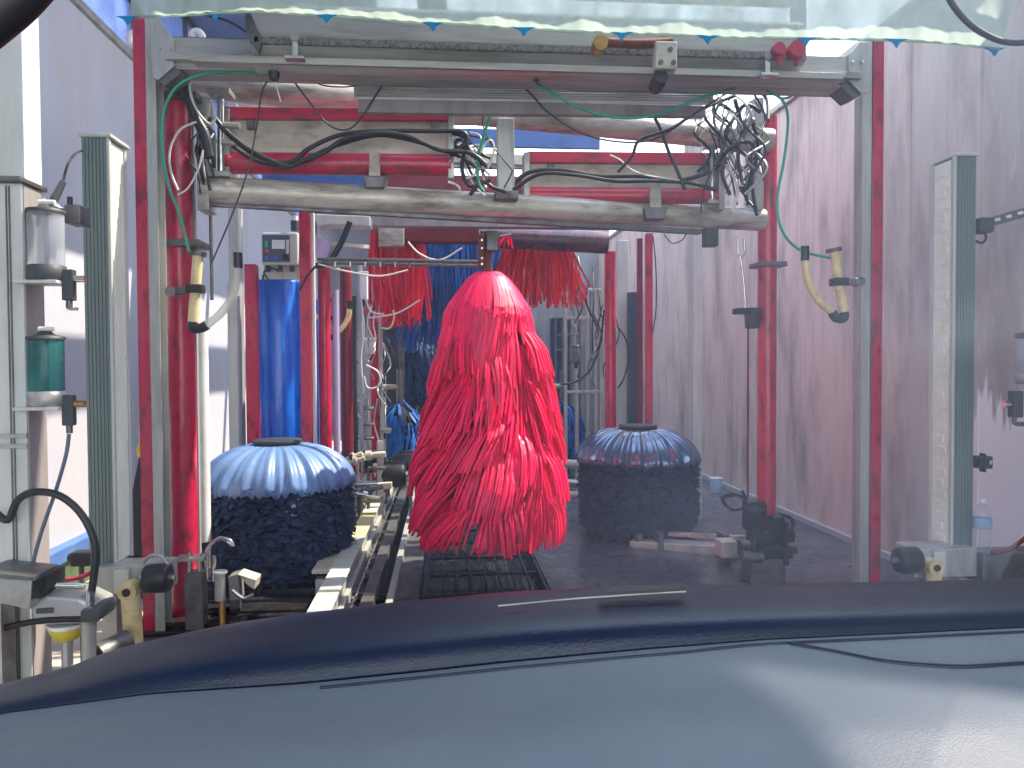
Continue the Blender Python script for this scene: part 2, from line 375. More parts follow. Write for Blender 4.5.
q = MB().box((xd+.02,Y1-.03,0),(xe-.001,Y1-.024,ztr-.02)).box((xe-.006,Y1-.03,0),(xe-.001,Y1+.09,ztr-.02)).box((xd,Y1-.032,0),(xd+.018,Y1+.05,ztr-.25))
for k in range(24): q.cyl((xd+.009,Y1-.036,.3+k*.1),(xd+.009,Y1-.03,.3+k*.1),.004,n=8)
q.build('post_channel', steelv, g1)
zb0, zb1 = P(500,76,Y1-.05).z, P(500,47,Y1-.05).z
bx0, bx1 = P(172,55,Y1).x, P(852,60,Y1).x
q = MB().box((bx0,Y1-.06,zb0),(bx1,Y1-.05,zb1)).box((bx0,Y1-.06,zb1-.008),(bx1,Y1+.1,zb1)).box((bx0,Y1-.1,zb0+.02),(bx1,Y1-.05,zb0+.055)).box((bx0,Y1-.06,zb0-.012),(bx1,Y1+.1,zb0))
q.build('crossbeam', steelh, g1, .003)
q = MB().box((P(222,60,Y1).x,Y1-.115,zb0+.022),(P(835,70,Y1).x,Y1-.1,zb0+.05)); q.build('track_rail', steel, g1, .002)
# gussets
def gus(pts, par):
    w = H(pts, Y1-.075); MB().prism(w, (0,.012,0)).build('gusset_plate', steelv, par, .002)
gus([(151,19),(158,17),(174,40),(174,66),(158,80),(151,76)], g1)
gus([(869,42),(860,42),(849,56),(849,80),(862,94),(869,92)], g1)
for pts in ([(158,80),(174,66),(182,72),(165,86)], [(849,80),(862,94),(853,98),(838,84)]):
    w = H(pts, Y1-.06); MB().prism(w, (0,.13,0)).build('gusset_fold', dsteel, g1)
for x, y in ((160,49),(170,49),(166,30),(852,62),(862,62),(855,75)):
    p = P(x,y,Y1-.078); MB().cyl(p, p+Vector((0,-.01,0)), .007, n=8).build('bolt', chrome, g1)
q = MB()
for k in range(3): q.tube(H([(161,112+k*10),(158,112+k*10),(158,116+k*10)], Y1-.04), .003, 6, 2)
# track hangers on the beam
for i, (x, y) in enumerate(((295,44),(768,62))):
    p = P(x, y, Y1-.33)
    h = thing('track_hanger', ['small bolted hanger on the left half of the front crossbeam','small bolted hanger near the right end of the front crossbeam'][i], 'hanger', P(x, y+14, Y1-.35))
    MB().box((p.x-.014,p.y,p.z-.07),(p.x+.014,p.y+.015,p.z+.04)).build('strap', chrome, h, .003)
    MB().box((p.x-.045,p.y-.03,p.z-.075),(p.x+.045,p.y+.02,p.z-.062)).build('foot', chrome, h, .002)
    MB().cyl((p.x,p.y-.01,p.z+.03),(p.x,p.y+.0,p.z+.03),.02,n=12).build('bolt', steel, h)
# housing on top of the beam
hz0, hz1 = P(420,57,Y1+.2).z, P(420,16,Y1+.2).z
h = thing('trolley_housing', 'long grey sheet metal housing above the front crossbeam', 'housing', (P(420,57,Y1+.2).x, Y1+.2, hz0))
hx0, hx1 = P(246,40,Y1+.15).x, P(800,50,Y1+.15).x
z_ = lambda y: P(500,y,Y1-.3).z
Yh = Y1-.3
hx0, hx1 = P(250,40,Yh).x, P(806,50,Yh).x
MB().prism([(hx0,Yh,z_(44)),(hx0,Yh,z_(14)),(hx0,Yh+.06,z_(6)),(hx0,Y1+.15,z_(6)),(hx0,Y1+.15,z_(44))], (hx1-hx0,0,0)).build('body', steelh, h, .006)
q = MB().box((hx0,Yh-.004,z_(51)),(hx1,Yh+.1,z_(44)-.001))
for k in range(62): q.box((hx0+.02+k*.041,Yh-.010,z_(50)),(hx0+.04+k*.041,Yh-.004,z_(45)))
q.build('toothed_rail', mat('pitted steel', c(140,134,126), .7, .2, c(70,64,58), .9, 60, bump=.5), h)
MB().prism([(hx0,Yh+.01,z_(51)),(hx0,Yh+.05,z_(60.5)),(hx0,Yh+.1,z_(60.5)),(hx0,Yh+.1,z_(51))], (hx1-hx0,0,0)).build('lower_face', steelh, h)
MB().box((P(190,60,Yh).x,Yh+.02,z_(68)),(P(846,70,Yh).x,Yh+.1,z_(61))).build('ledge', steelh, h, .003)
MB().prism([(hx0,Yh+.03,z_(68.5)),(hx0,Yh+.1,z_(71.5)),(hx0,Y1-.12,z_(66)),(hx0,Y1-.12,z_(61)),(hx0,Yh+.1,z_(61)),(hx0,Yh+.1,z_(68.3))], (P(842,70,Yh).x-hx0,0,0)).build('underside', steelh, h, .003)
MB().prism([P(245,12,Yh-.01),P(250,12,Yh-.01),P(262,40,Yh-.01),P(258,53,Yh-.01),P(246,34,Yh-.01)], (0,.03,0)).build('end_bracket', dsteel, h)
# crank arm with roller block
h = thing('crank_arm', 'rusty crank arm with square pivot block above the crossbeam', 'arm', P(668,70,Y1-.4))
MB().tube(H([(600,42),(640,44),(672,42)], Y1-.38), .022, 12).build('arm', rust, h)
p = P(601,42,Y1-.42); MB().cyl(p, p+Vector((0,.08,0)), .035, n=20).build('pivot', brass, h)
p = P(667,56,Y1-.42); MB().box((p.x-.055,p.y,p.z-.06),(p.x+.05,p.y+.06,p.z+.07)).build('block', beige, h, .006)
for a, b_ in ((-.03,-.03),(.03,-.03),(.015,.03)): MB().cyl((p.x+a,p.y-.008,p.z+b_),(p.x+a,p.y,p.z+b_),.012,n=10).build('bolt', dsteel, h)
p = P(661,76,Y1-.4); MB().cyl(p, p+Vector((0,.1,-.02)), .035, n=14).build('lower_block', black, h)
# red levers
for i, x in enumerate((780, 798)):
    h = thing('red_lever', ['red stop lever left of its twin above the right beam end','red stop lever nearest the right gusset plate'][i], 'lever', P(x, 60, Y1-.4), 'red levers on the crossbeam')
    p = P(x, 48, Y1-.38); MB().cyl(p, p+Vector((0,.05,0)), .03 + .01*i, n=16).build('knob', red, h)
    MB().prism([P(x-5,48,Y1-.36),P(x+6,48,Y1-.36),P(x+5,58,Y1-.36),P(x-1,66,Y1-.36)], (0,.02,0)).build('blade', red, h, .002)
# hanging lamp frame behind the beam
Ya = 4.12
a0, a1, a2, a3 = P(355,82,Ya), P(712,86,Ya), P(712,104,Ya), P(355,98,Ya)
h = thing('light_panel', 'long grey ribbed light panel in a white frame under the crossbeam', 'lamp', (a0+a1)/2)
MB().prism([a0,a1,a2,a3], (0,.02,0)).build('diffuser', lampgl, h)
q = MB(); 
for u, v in ((a0,a1),(a1,a2),(a2,a3),(a3,a0)): q.beam(u, v, .012, .012, Vector((0,1,0)))
q.build('frame', white, h)
q = MB()
for k in range(1,7): q.beam(a0.lerp(a3,k/7)-Vector((0,.004,0)), a1.lerp(a2,k/7)-Vector((0,.004,0)), .006, .008, Vector((0,1,0)))
q.build('rib', steelh, h)
MB().prism(H([(358,99),(705,106),(705,116),(358,112)],Ya), (0,.05,0)).build('back_rail', mauve, h)
# ============================================================ GANTRY 2
g2 = thing('brush_gantry', 'second steel gantry with thick red posts and long grimy cross pipes', 'gantry', (P(180,360,4.25).x, 4.25, 0))
p = P(181,330,4.25); zt = P(180,75,4.25).z
MB().cyl((p.x,4.25,0),(p.x,4.25,zt), m(12.5,4.25), n=28).build('post', red, g2, label='thick red left post')
p2 = P(767,330,4.8); zt2 = P(770,118,4.8).z
MB().cyl((p2.x,4.8,0),(p2.x,4.8,zt2), m(9.5,4.8), n=28).build('post', red, g2, label='red right post')
MB().box((p.x-.03,4.33,0),(p.x+.055,4.36,zt-.1)).build('back_plate', steelv, g2)
for y in (245, 100):
    z = P(180,y,4.25).z; MB().box((p.x-.09,4.16,z-.018),(p.x+.13,4.34,z+.018)).build('clamp', dsteel, g2, .004)
z = P(767,265,4.8).z; MB().box((p2.x-.08,4.72,z-.015),(p2.x+.1,4.9,z+.015)).build('clamp', dsteel, g2, .004)
MB().cyl(P(200,189,4.3), P(762,220,4.75), m(12,4.5), n=28).build('lower_pipe', grime, g2)
MB().cyl(P(190,84,4.45), P(770,141,4.75), m(13,4.5), n=28).build('upper_pipe', grime, g2)
MB().beam(P(205,203,4.34), P(700,232,4.72), .05, .03).build('lower_rail', dsteel, g2)
MB().box((P(497,150,4.45).x,4.42,P(505,200,4.5).z),(P(514,150,4.45).x,4.52,P(505,122,4.5).z)).build('centre_strut', steelv, g2, .006)
MB().box((P(494,150,4.45).x,4.38,P(505,200,4.5).z-.02),(P(517,150,4.45).x,4.56,P(505,195,4.5).z)).build('strut_foot', dsteel, g2, .006)
for x, yy in ((205,4.3),(756,4.72)):
    MB().box((P(x,150,yy).x-.03,yy-.05,P(x,212,yy).z),(P(x,150,yy).x+.03,yy+.1,P(x,100,yy).z)).build('end_plate', steel, g2, .004)
# ---- red railed brush arms (hanging)
def arm_unit(x0, x1, yt, yb, Y, label, slope):
    t = thing('brush_arm', label, 'arm', P((x0+x1)/2, yb, Y))
    s1 = slope*(x1-x0); e = yb-yt
    MB().beam(P(x0,yt+5,Y), P(x1,yt+5+s1,Y), .06, m(11,Y)).build('top_rail', redh, t, .004)
    MB().prism([P(x0,yt+10,Y+.01),P(x1,yt+10+s1,Y+.01),P(x1,yb-16+s1,Y+.01),P(x0,yb-16,Y+.01)], (0,.02,0)).build('side_plate', beige, t, .003)
    MB().cyl(P(x0,yb-11,Y), P(x1,yb-11+s1,Y), m(10.5 if e>60 else 8,Y), n=24).build('bottom_tube', redh, t)
    for x in (x0, x1):
        sx = slope*(x-x0)
        w = [P(x-3,yt-1+sx,Y-.05),P(x+3,yt-1+sx,Y-.05),P(x+3,yb+2+sx,Y-.05),P(x-3,yb+2+sx,Y-.05)]
        MB().prism(w, (0,.13,0)).build('end_plate', steel, t, .003)
    xm = x0+(x1-x0)*.66; sx = slope*(xm-x0)
    MB().prism([P(xm-5,yb-24+sx,Y-.06),P(xm+5,yb-24+sx,Y-.06),P(xm+6,yb+2+sx,Y-.06),P(xm-6,yb+2+sx,Y-.06)], (0,.02,0)).build('bracket', beige, t, .004)
    MB().prism([P(xm-12,yb+sx,Y-.07),P(xm+12,yb+sx,Y-.07),P(xm+9,yb+12+sx,Y-.07),P(xm-9,yb+12+sx,Y-.07)], (0,.14,0)).build('bearing_block', dsteel, t, .006)
    for xx in (x0+24, x1-16):
        sx = slope*(xx-x0); pp = P(xx, yt+14+sx, Y-.03); MB().box((pp.x-.02,pp.y,pp.z-.03),(pp.x+.02,pp.y+.03,pp.z+.02)).build('cable_clip', dsteel, t, .003)
    return t
arm_unit(226, 451, 109, 174, 4.4, 'left red railed brush arm with beige plate above the long pipe', .01)
arm_unit(527, 722, 153, 206, 4.6, 'right red railed brush arm with beige plate above the long pipe', .008)
# pneumatic cylinder rods at the left end
h = thing('slide_rod', 'vertical steel slide rod with square head beside left brush arm', 'rod', P(222,184,4.3))
MB().cyl(P(221,182,4.3), P(221,98,4.3), m(3.4,4.3), n=14).build('rod', chrome, h)
for y in (94, 176): 
    p = P(221,y,4.3); MB().box((p.x-.06,4.24,p.z-.015),(p.x+.06,4.36,p.z+.015)).build('flange', steel, h, .004)
for y in (125,142): 
    MB().cyl(P(222,y,4.28), P(240,y+1,4.28), m(3,4.28), n=12).build('nipple', steel, h)
h = thing('slide_rod', 'vertical steel slide rod beside right brush arm end', 'rod', P(712,206,4.55))
MB().cyl(P(712,205,4.55), P(712,146,4.55), m(3,4.55), n=14).build('rod', chrome, h)
for y in (146, 203):
    p = P(712,y,4.55); MB().box((p.x-.04,4.5,p.z-.012),(p.x+.04,4.6,p.z+.012)).build('flange', steel, h, .004)
h = thing('motor_coupling', 'round grey motor coupling on the upper pipe near the left post', 'motor', P(207,125,4.3))
MB().cyl(P(205,105,4.3), P(205,120,4.3), m(7,4.3), n=18).build('collar', grime, h)
MB().cyl(P(205,120,4.3), P(205,128,4.3), m(5,4.3), n=18).build('neck', dsteel, h)
MB().box((P(199,130,4.28).x,4.25,P(205,165,4.28).z),(P(212,130,4.28).x,4.35,P(205,128,4.28).z)).build('block', dgrey, h, .005)
# ============================================================ hoses and cables on the gantries
G='black hoses bundled along the gantry'
hose('corrugated_hose','thick black corrugated hose hanging at top of left red post','hose',[(183,72),(188,95),(196,118),(205,135),(210,158)],5,blackg,4.15,corr=.12)
hose('white_cable','white twisted cable beside the corrugated hose','cable',[(190,70),(190,92),(198,112),(210,124),(216,118)],1.1,wcable,4.1)
hose('black_hose','black hose sagging in front of the left brush arm','hose',[(215,118),(232,138),(262,158),(290,162),(310,148),(340,135),(380,131),(430,131),(462,132),(466,142),(458,150)],2.3,black,4.27)
hose('black_hose','second black hose looping below the left arm plate','hose',[(225,130),(250,150),(285,166),(300,162),(325,152),(345,139),(380,133),(410,137),(440,150),(470,153),(486,165)],2.3,black,4.24)
hose('black_hose','lowest black hose along the left arm plate','hose',[(225,140),(255,160),(290,165),(330,148),(372,136),(400,138),(430,146),(460,157),(480,170)],1.8,black,4.3)
hose('black_hose','black hose sagging along the right arm plate','hose',[(513,184),(530,172),(560,170),(600,176),(640,176),(680,180),(710,172)],2.2,black,4.45)
hose('black_hose','second black hose lying along the right arm plate','hose',[(513,190),(540,174),(575,175),(615,181),(650,181),(690,183),(716,190)],2.0,black,4.42)
hose('black_hose','black hose crossing from upper pipe to right arm','hose',[(655,118),(662,132),(668,150),(676,168),(685,190)],1.8,black,4.4)
hose('black_hose','black hose slanting over right arm rails','hose',[(735,96),(700,110),(672,128),(640,140),(632,156),(618,172)],1.6,black,4.38)
hose('thin_cable','thin dark cable drooping below the crossbeam left of centre','cable',[(290,76),(308,100),(328,124),(345,130),(358,122),(374,98),(386,80)],.9,dgrey,4.1)
hose('thin_cable','long thin grey cable drooping right of centre','cable',[(518,82),(532,95),(548,112),(575,130),(605,140),(640,142),(665,134),(700,110),(735,88)],.9,dgrey,4.1)
hose('thin_cable','short dark cable loop under the left beam','cable',[(306,78),(322,85),(340,87),(355,86)],.7,black,4.1)
hose('thin_cable','thin grey cable hanging slack from the beam by the left post','cable',[(270,78),(262,92),(256,130),(248,170),(232,215),(212,262)],.9,dgrey,4.08)
hose('thin_cable','thin grey wire beside the centre strut','cable',[(484,112),(483,125),(492,145),(508,165),(512,172),(504,188)],.8,dgrey,4.3)
hose('thin_cable','pale thin cable trailing across right arm','cable',[(610,155),(620,160),(632,170),(650,176),(680,180)],.8,wcable,4.4)
hose('green_hose','green hose arching from left beam down the left post','hose',[(276,75),(240,72),(205,74),(180,84),(166,104),(162,130),(163,158),(170,190),(180,215),(189,252)],1.5,green,3.9)
hose('green_hose','green hose drooping under the beam right of centre','hose',[(536,83),(560,98),(590,112),(625,118),(660,114),(695,100),(735,88)],1.5,green,3.92)
hose('green_hose','green hose curving down the right post to the sight tube','hose',[(766,90),(782,100),(788,120),(784,160),(777,200),(782,230),(800,250),(831,258)],1.5,green,3.95)
hose('green_hose','short green hose hanging beside the centre strut','hose',[(491,114),(484,135),(479,155),(478,180),(484,192)],1.5,green,4.28)
hose('white_cable','white hose bowing outward in front of left red post','cable',[(196,122),(180,130),(170,150),(171,172),(178,190)],1.2,wcable,4.05)
hose('white_cable','grey white cable along the left red post','cable',[(203,150),(198,170),(188,188),(178,195)],1.0,wcable,4.05)
# tangle near right end of the upper pipe
rnd.seed(3)
tang = ['black hose curling upward at right pipe end','black hose crossing the right pipe end','black looped hose over right pipe end','pale cable in the right hose tangle','white cable in the right hose tangle','black hose dropping beside the right post','grey cable bundle beside the right post','thin black hose ringing the right pipe end','thick black hose under the beam right end']
tp = [[(722,150),(730,125),(745,105),(760,112)],[(716,170),(728,150),(748,142),(764,160)],[(730,195),(722,170),(735,150),(752,165),(745,195)],[(722,100),(735,96),(750,110),(752,130)],[(724,180),(740,165),(750,190),(744,205)],[(752,118),(758,150),(752,180),(757,215)],[(735,100),(742,130),(738,160),(748,205)],[(715,92),(740,86),(765,96),(768,120)],[(690,96),(712,100),(732,112),(745,130)]]
for l, p in zip(tang, tp):
    w = 'pale' in l or 'white' in l
    hose('tangled_hose', l, 'hose', [(a, b, 4.35+rnd.random()*.2) for a, b in p], 1.1 if w else 2.0, wcable if w else black)
tl = ['white cable bent at right end of left arm','second white cable looping at left arm end','pale hose dropping at left arm end','black hose looping at left arm end','thin black hose by the centre strut foot']
tp = [[(455,150),(470,158),(476,172),(466,178),(460,170)],[(458,160),(480,150),(490,140),(494,150),(488,168)],[(448,182),(458,186),(462,194),(470,192)],[(452,133),(466,140),(462,168),(470,186),(490,180)],[(470,195),(482,182),(494,188),(506,192)]]
for l, p in zip(tl, tp):
    w = 'white' in l or 'pale' in l
    hose('tangled_hose', l, 'hose', [(a, b, 4.3) for a, b in p], 1.2 if w else 2.0, wcable if w else black)
rt = random.Random(77)
for k in range(26):
    x0 = rt.uniform(708,756); y0 = rt.uniform(88,130); x1 = x0+rt.uniform(-14,16); y1 = y0+rt.uniform(45,100); sg = rt.choice((-1,1))
    pts_ = [(x0,y0),(x0+sg*rt.uniform(6,16),y0+(y1-y0)*.3),(x0-sg*rt.uniform(0,14),y0+(y1-y0)*.65),(min(x1,764),min(y1,212))]
    hose('tangled_hose', 'thin hose lost in the dense tangle at right pipe end', 'hose', [(a, b, rt.uniform(4.32,4.6)) for a, b in pts_], rt.choice((.6,.8,1.1,1.5)), rt.choice((black,black,dgrey,steel,wcable)), group='thin hoses tangled at the right pipe end')
for k in range(14):
    x0 = rt.uniform(448,470); y0 = rt.uniform(128,165); x1 = rt.uniform(476,496); y1 = y0+rt.uniform(5,40)
    pts_ = [(x0,y0),(x0+10,y0+rt.uniform(-8,6)),((x0+x1)/2+6,y0+(y1-y0)*.6),(x1,min(y1,196))]
    hose('tangled_hose', 'thin hose lost in the bunch left of the centre strut', 'hose', [(a, b, rt.uniform(4.28,4.42)) for a, b in pts_], rt.choice((.8,1.1,1.5)), rt.choice((black,dgrey,wcable,wcable)), group='thin hoses bunched beside the centre strut')
for k in range(9):
    x0 = rt.uniform(196,214); y0 = rt.uniform(110,135)
    pts_ = [(x0,y0),(x0-rt.uniform(2,12),y0+18),(x0+rt.uniform(-4,6),y0+38),(x0+4,y0+60)]
    hose('tangled_hose', 'thin hose in the knot beside the thick red left post', 'hose', [(a, b, rt.uniform(4.18,4.3)) for a, b in pts_], rt.choice((.8,1.3)), rt.choice((black,dgrey,wcable)), group='thin hoses knotted beside the left post')
for k in range(12):
    x0 = rt.uniform(572,610); y0 = rt.uniform(255,330); hg = rt.uniform(40,95); b_ = rt.uniform(-10,10)
    hose('frame_cable', 'thin dark cable hanging among the right pipe frames', 'cable', [(a, b, rt.uniform(7.7,8.5)) for a, b in ((x0,y0),(x0+b_,y0+hg*.35),(x0-b_*.6,y0+hg*.7),(x0+b_*.3,y0+hg))], rt.choice((.45,.7,.9)), rt.choice((black,dgrey,dsteel)), group='thin dark cables among the right pipe frames')
for k in range(12):
    x0 = rt.uniform(358,390); y0 = rt.uniform(285,400); hg = rt.uniform(25,70); b_ = rt.uniform(-9,9)
    hose('frame_cable', 'thin pale cable tangled around the far left posts', 'cable', [(a, b, rt.uniform(7.0,7.9)) for a, b in ((x0,y0),(x0+b_,y0+hg*.35),(x0-b_*.8,y0+hg*.7),(x0+b_*.5,y0+hg))], rt.choice((.4,.6,.8)), rt.choice((wcable,wcable,steel,dgrey)), group='thin cables tangled around the far left posts')
for k in range(9):
    x0 = rt.uniform(345,372); y0 = rt.uniform(452,500); w_ = rt.uniform(14,30)
    a_, b__ = P(x0,y0,6.4-.012*(y0-452)), P(x0+w_,y0+rt.uniform(-6,4),6.4-.012*(y0-452))
    tag(MB().cyl(a_, b__, rt.uniform(.012,.03), n=12).cyl(a_.lerp(b__,.3), a_.lerp(b__,.5), .04, n=14).cyl((a_.x,a_.y,0), a_, .014, n=8).build('fitting_pipe', rt.choice((dsteel,chrome,beige,black))), 'small pipe fitting in the clutter left of the guide rail', 'pipe', 'pipe fittings cluttered left of the guide rail')
# plug hanging below beam
for i, (x, y) in enumerate(((76+196-0,72),)):
    h = thing('cable_gland', 'black cable gland with white tag under the left crossbeam', 'gland', P(274,82,Y1-.2))
    MB().cyl(P(274,70,Y1-.2), P(274,80,Y1-.2), m(6,Y1), m(4,Y1), n=14).build('gland', black, h)
    MB().beam(P(275,82,Y1-.2), P(281,102,Y1-.2), .01, .004).build('tie', white, h)
h = thing('cable_gland', 'black cable gland under the crossbeam right of centre', 'gland', P(536,84,Y1-.2))
MB().cyl(P(536,74,Y1-.2), P(536,81,Y1-.2), m(5,Y1), m(3,Y1), n=14).build('gland', black, h)
# ============================================================ sight tubes
def sight(label, top, bot, Y, r, elbow_dir, arc, clampto, sc=1):
    h = thing('sight_tube', label, 'tube', P(bot[0], bot[1]+8*sc, Y))
    MB().cyl(P(*top,Y), P(*bot,Y), m(r,Y), n=20).build('tube', cream, h)
    a = P(*top,Y); d = (P(*top,Y)-P(*bot,Y)).normalized()
    MB().cyl(a, a+d*m(4*sc,Y), m(r*1.6,Y), n=18).build('cap', dsteel, h)
    b = P(*bot,Y)
    MB().tube([b+d*.01, P(bot[0]-elbow_dir*0,bot[1]+6*sc,Y), P(bot[0]+elbow_dir*8*sc,bot[1]+6*sc,Y), P(arc[0][0],arc[0][1],Y)], m(r*.95,Y), 12, 5).build('elbow', black, h)
    MB().tube(H(arc,Y), m(r*.78,Y), 12, 6).build('curved_tube', tubeg if arc[0][0] < 250 else cream, h)
    e = P(*arc[-1],Y); MB().cyl(e-Vector((0,0,m(6*sc,Y))), e+Vector((0,0,m(9*sc,Y))), m(r*.85,Y), n=14).build('end_sleeve', black, h)
    mid = ((top[0]+bot[0])/2, (top[1]+bot[1])/2)
    p = P(*mid,Y); MB().box((p.x-m(r+2.5,Y),p.y-m(r+2,Y),p.z-m(4*sc,Y)),(p.x+m(r+2.5,Y),p.y+m(r+2,Y),p.z+m(4*sc,Y))).build('collar', black, h, .004)
    q = P(*clampto,Y); MB().beam(p, q, .03*sc, m(7*sc,Y)).build('bracket', dsteel, h, .003)
    MB().cyl(q+Vector((0,-.03,0)), q+Vector((0,.03,0)), m(5*sc,Y), n=14).build('pivot', chrome, h)
    return h
sight('yellowed sight tube clamped to the left red post', (198,256), (193,322), 3.95, 5, 1, [(207,325),(222,312),(234,292),(238,262)], (172,292))
sight('yellowed sight tube clamped to the right grey post', (834,252), (844,312), 3.95, 5, -1, [(832,312),(818,300),(808,280),(805,255)], (858,282))
sight('small yellowed sight tube on a far red post', (332,302), (326,334), 6.5, 3.4, 1, [(333,336),(342,328),(348,318),(350,306)], (318,317), .55)
# white downpipe & rods left
hp = MB().cyl(P(201,330,4.5), (P(201,330,4.5).x,4.5,.35), m(6.5,4.5), n=18); tag(hp.build('white_pipe', white), 'white plastic pipe standing behind the left red post', 'pipe')
hp = MB().cyl((P(212,300,4.45).x,4.45,P(212,205,4.45).z), (P(212,300,4.45).x,4.45,P(212,300,4.45).z), .01, n=10); tag(hp.build('steel_rod', dsteel), 'thin dark rod hanging below the long pipe near left post', 'rod')
h = MB().box((P(230,400,5.6).x,5.56,0),(P(240,400,5.6).x,5.64,P(235,283,5.6).z)); tag(h.build('grey_post', steelv, bev=.006), 'slim grey post against the sunlit wall left of blue drum', 'post')
# ============================================================ COLUMNS (light barriers)
def barrier(label, xo, xi, top, bot, Yf, inner):
    h = thing('sensor_column', label, 'column', (0,0,0))
    xo_ = P(xo,(top+bot)/2,Yf).x; xi_ = P(xi,(top+bot)/2,Yf).x; zt_ = P((xo+xi)/2,top,Yf).z; zb_ = P((xo+xi)/2,bot,Yf).z
    h.location = ((xo_+xi_)/2, Yf+.09, zb_)
    d = inner
    lo, hi = min(xo_,xi_), max(xo_,xi_)
    q = MB().box((lo,Yf+.01,zb_),(hi,Yf+.18,zt_))
    for k in range(7):
        x = lo+(k+.15)*(hi-lo)/7; q.box((x,Yf+.006,zb_),(x+(hi-lo)/7*.75,Yf+.012,zt_))
    q.build('housing', alug, h)
    q = MB().box((min(xi_,xi_+d*.012),Yf+.0,zb_),(max(xi_,xi_+d*.012),Yf+.02,zt_)).box((min(xi_,xi_+d*.012),Yf+.16,zb_),(max(xi_,xi_+d*.012),Yf+.18,zt_)); q.build('edge_rail', lgrey, h, .002)
    q = MB().box((min(xi_+d*.001,xi_+d*.006),Yf+.03,zb_+.01),(max(xi_+d*.001,xi_+d*.006),Yf+.155,zt_-.01))
    for k in range(34):
        z = zb_+.03+k*(zt_-zb_-.05)/34
        q.box((min(xi_+d*.006,xi_+d*.01),Yf+.05+.02*(k%2),z),(max(xi_+d*.006,xi_+d*.0075),Yf+.11+.02*(k%2),z+.03))
    q.build('lens_strip', aluc, h)
    MB().box((lo-.008,Yf-.008,zt_),(hi+.014*max(d,0)+.008,Yf+.19,zt_+.015)).build('cap', lgrey, h, .003)
    return h
barrier('tall ribbed aluminium sensor column left of the front arch', 84.5, 110, 137, 566, 3.4, 1)
barrier('tall ribbed aluminium sensor column right of the front arch', 975.5, 955, 156, 550, 3.4, -1)
# mounting arms below the columns
def mount(label, pts, rol, handle, Y, hy, wy, wide=8.5):
    h = thing('mounting_arm', label, 'bracket', P(handle[-1][0], handle[-1][1], Y))
    (x0,y0),(x1,y1) = pts
    a, b = P(x0,y0,Y-.05), P(x1,y1,Y-.05)
    MB().box((min(a.x,b.x),Y-.06,min(a.z,b.z)),(max(a.x,b.x),Y+.1,max(a.z,b.z))).build('box_beam', steelv, h, .006)
    p = P(rol[0],rol[1],Y-.1); MB().lathe([(0.02,-.05),(.055,-.05),(.06,-.03),(.06,.04),(.05,.05),(.02,.05)], p, 24, 0).build('roller', black, h); ro_ = bpy.data.objects[LAST[0]]
    MB().cyl(p-Vector((.07,0,0)), p+Vector((.07,0,0)), .014, n=12).build('axle', chrome, ro_)
    hp_ = P(*handle[0],Y-.12); MB().tube(H(handle,Y-.12), m(wide,Y), 16, 4).cyl(hp_-Vector((0,m(wide,Y),0)), hp_+Vector((0,m(wide,Y),0)), m(wide,Y), n=24).build('bent_handle', cream, h)
    p = P(*handle[0],Y-.12)+Vector((0,-m(wide,Y)-.005,.0)); MB().cyl(p, p+Vector((0,.02,0)), m(wide*.45,Y), n=16).build('handle_bore', black, h)
    MB().box((a.x+.08 if a.x<b.x else b.x+.08,Y-.075,min(a.z,b.z)+.01),((a.x if a.x<b.x else b.x)+.14,Y-.06,max(a.z,b.z)-.01)).build('clamp_plate', lgrey, h, .003)
    return h
mt = mount('grey mounting arm with black roller below the left sensor column', [(96,567),(166,593)], (158,578), [(130,590),(132,615),(134,652)], 3.4, 0, 0)
MB().box((P(112,600,3.45).x-.03,3.42,0),(P(112,600,3.45).x+.03,3.5,P(112,594,3.45).z)).build('leg', steel, mt)
mt = mount('grey mounting arm with black roller below the right sensor column', [(914,549),(976,576)], (908,560), [(932,566),(934,580),(936,610)], 3.4, 0, 0, 8)
MB().box((P(960,600,3.45).x-.03,3.42,0),(P(960,600,3.45).x+.03,3.5,P(960,576,3.45).z)).build('leg', steel, mt)
p0, p1 = P(976,552,3.35), P(1040,580,3.35)
MB().box((p0.x,3.3,p1.z),(p1.x,3.44,p0.z)).build('side_plate', dsteel, mt, .006)
tag(MB().cyl(P(98,655,3.1), P(128,640,3.2), .045, n=18).cyl(P(96,656,3.1), P(99,654,3.1), .055, n=18).build('fallen_pipe', dsteel), 'short dark grey pipe lying behind the cream bent handle at left', 'pipe')
# water bottle on the right bracket
p = P(982,551,3.36)
h = thing('water_bottle', 'clear plastic water bottle with pale blue label on right bracket', 'bottle', (p.x,3.36,p0.z+.001)); b0 = Vector((p.x,3.36,p0.z+.001))
MB().lathe([(.028,0),(.034,.006),(.033,.03),(.036,.045),(.033,.06),(.036,.075),(.033,.09),(.037,.105),(.038,.165),(.034,.185),(.022,.215),(.013,.222),(.013,.235)], b0, 28).build('body', bottleg, h)
MB().lathe([(.0385,.11),(.039,.112),(.039,.155),(.0385,.157)], b0, 28, cap=False).build('wrapper', print_b, h, solid=.0006)
MB().lathe([(.015,.226),(.0155,.24),(.013,.243)], b0, 20).build('cap', white, h)
hose('red_hose','dark red hose curving at the right bracket','hose',[(992,553),(1008,550),(1020,542),(1034,532)],2.6,maroon,3.28)
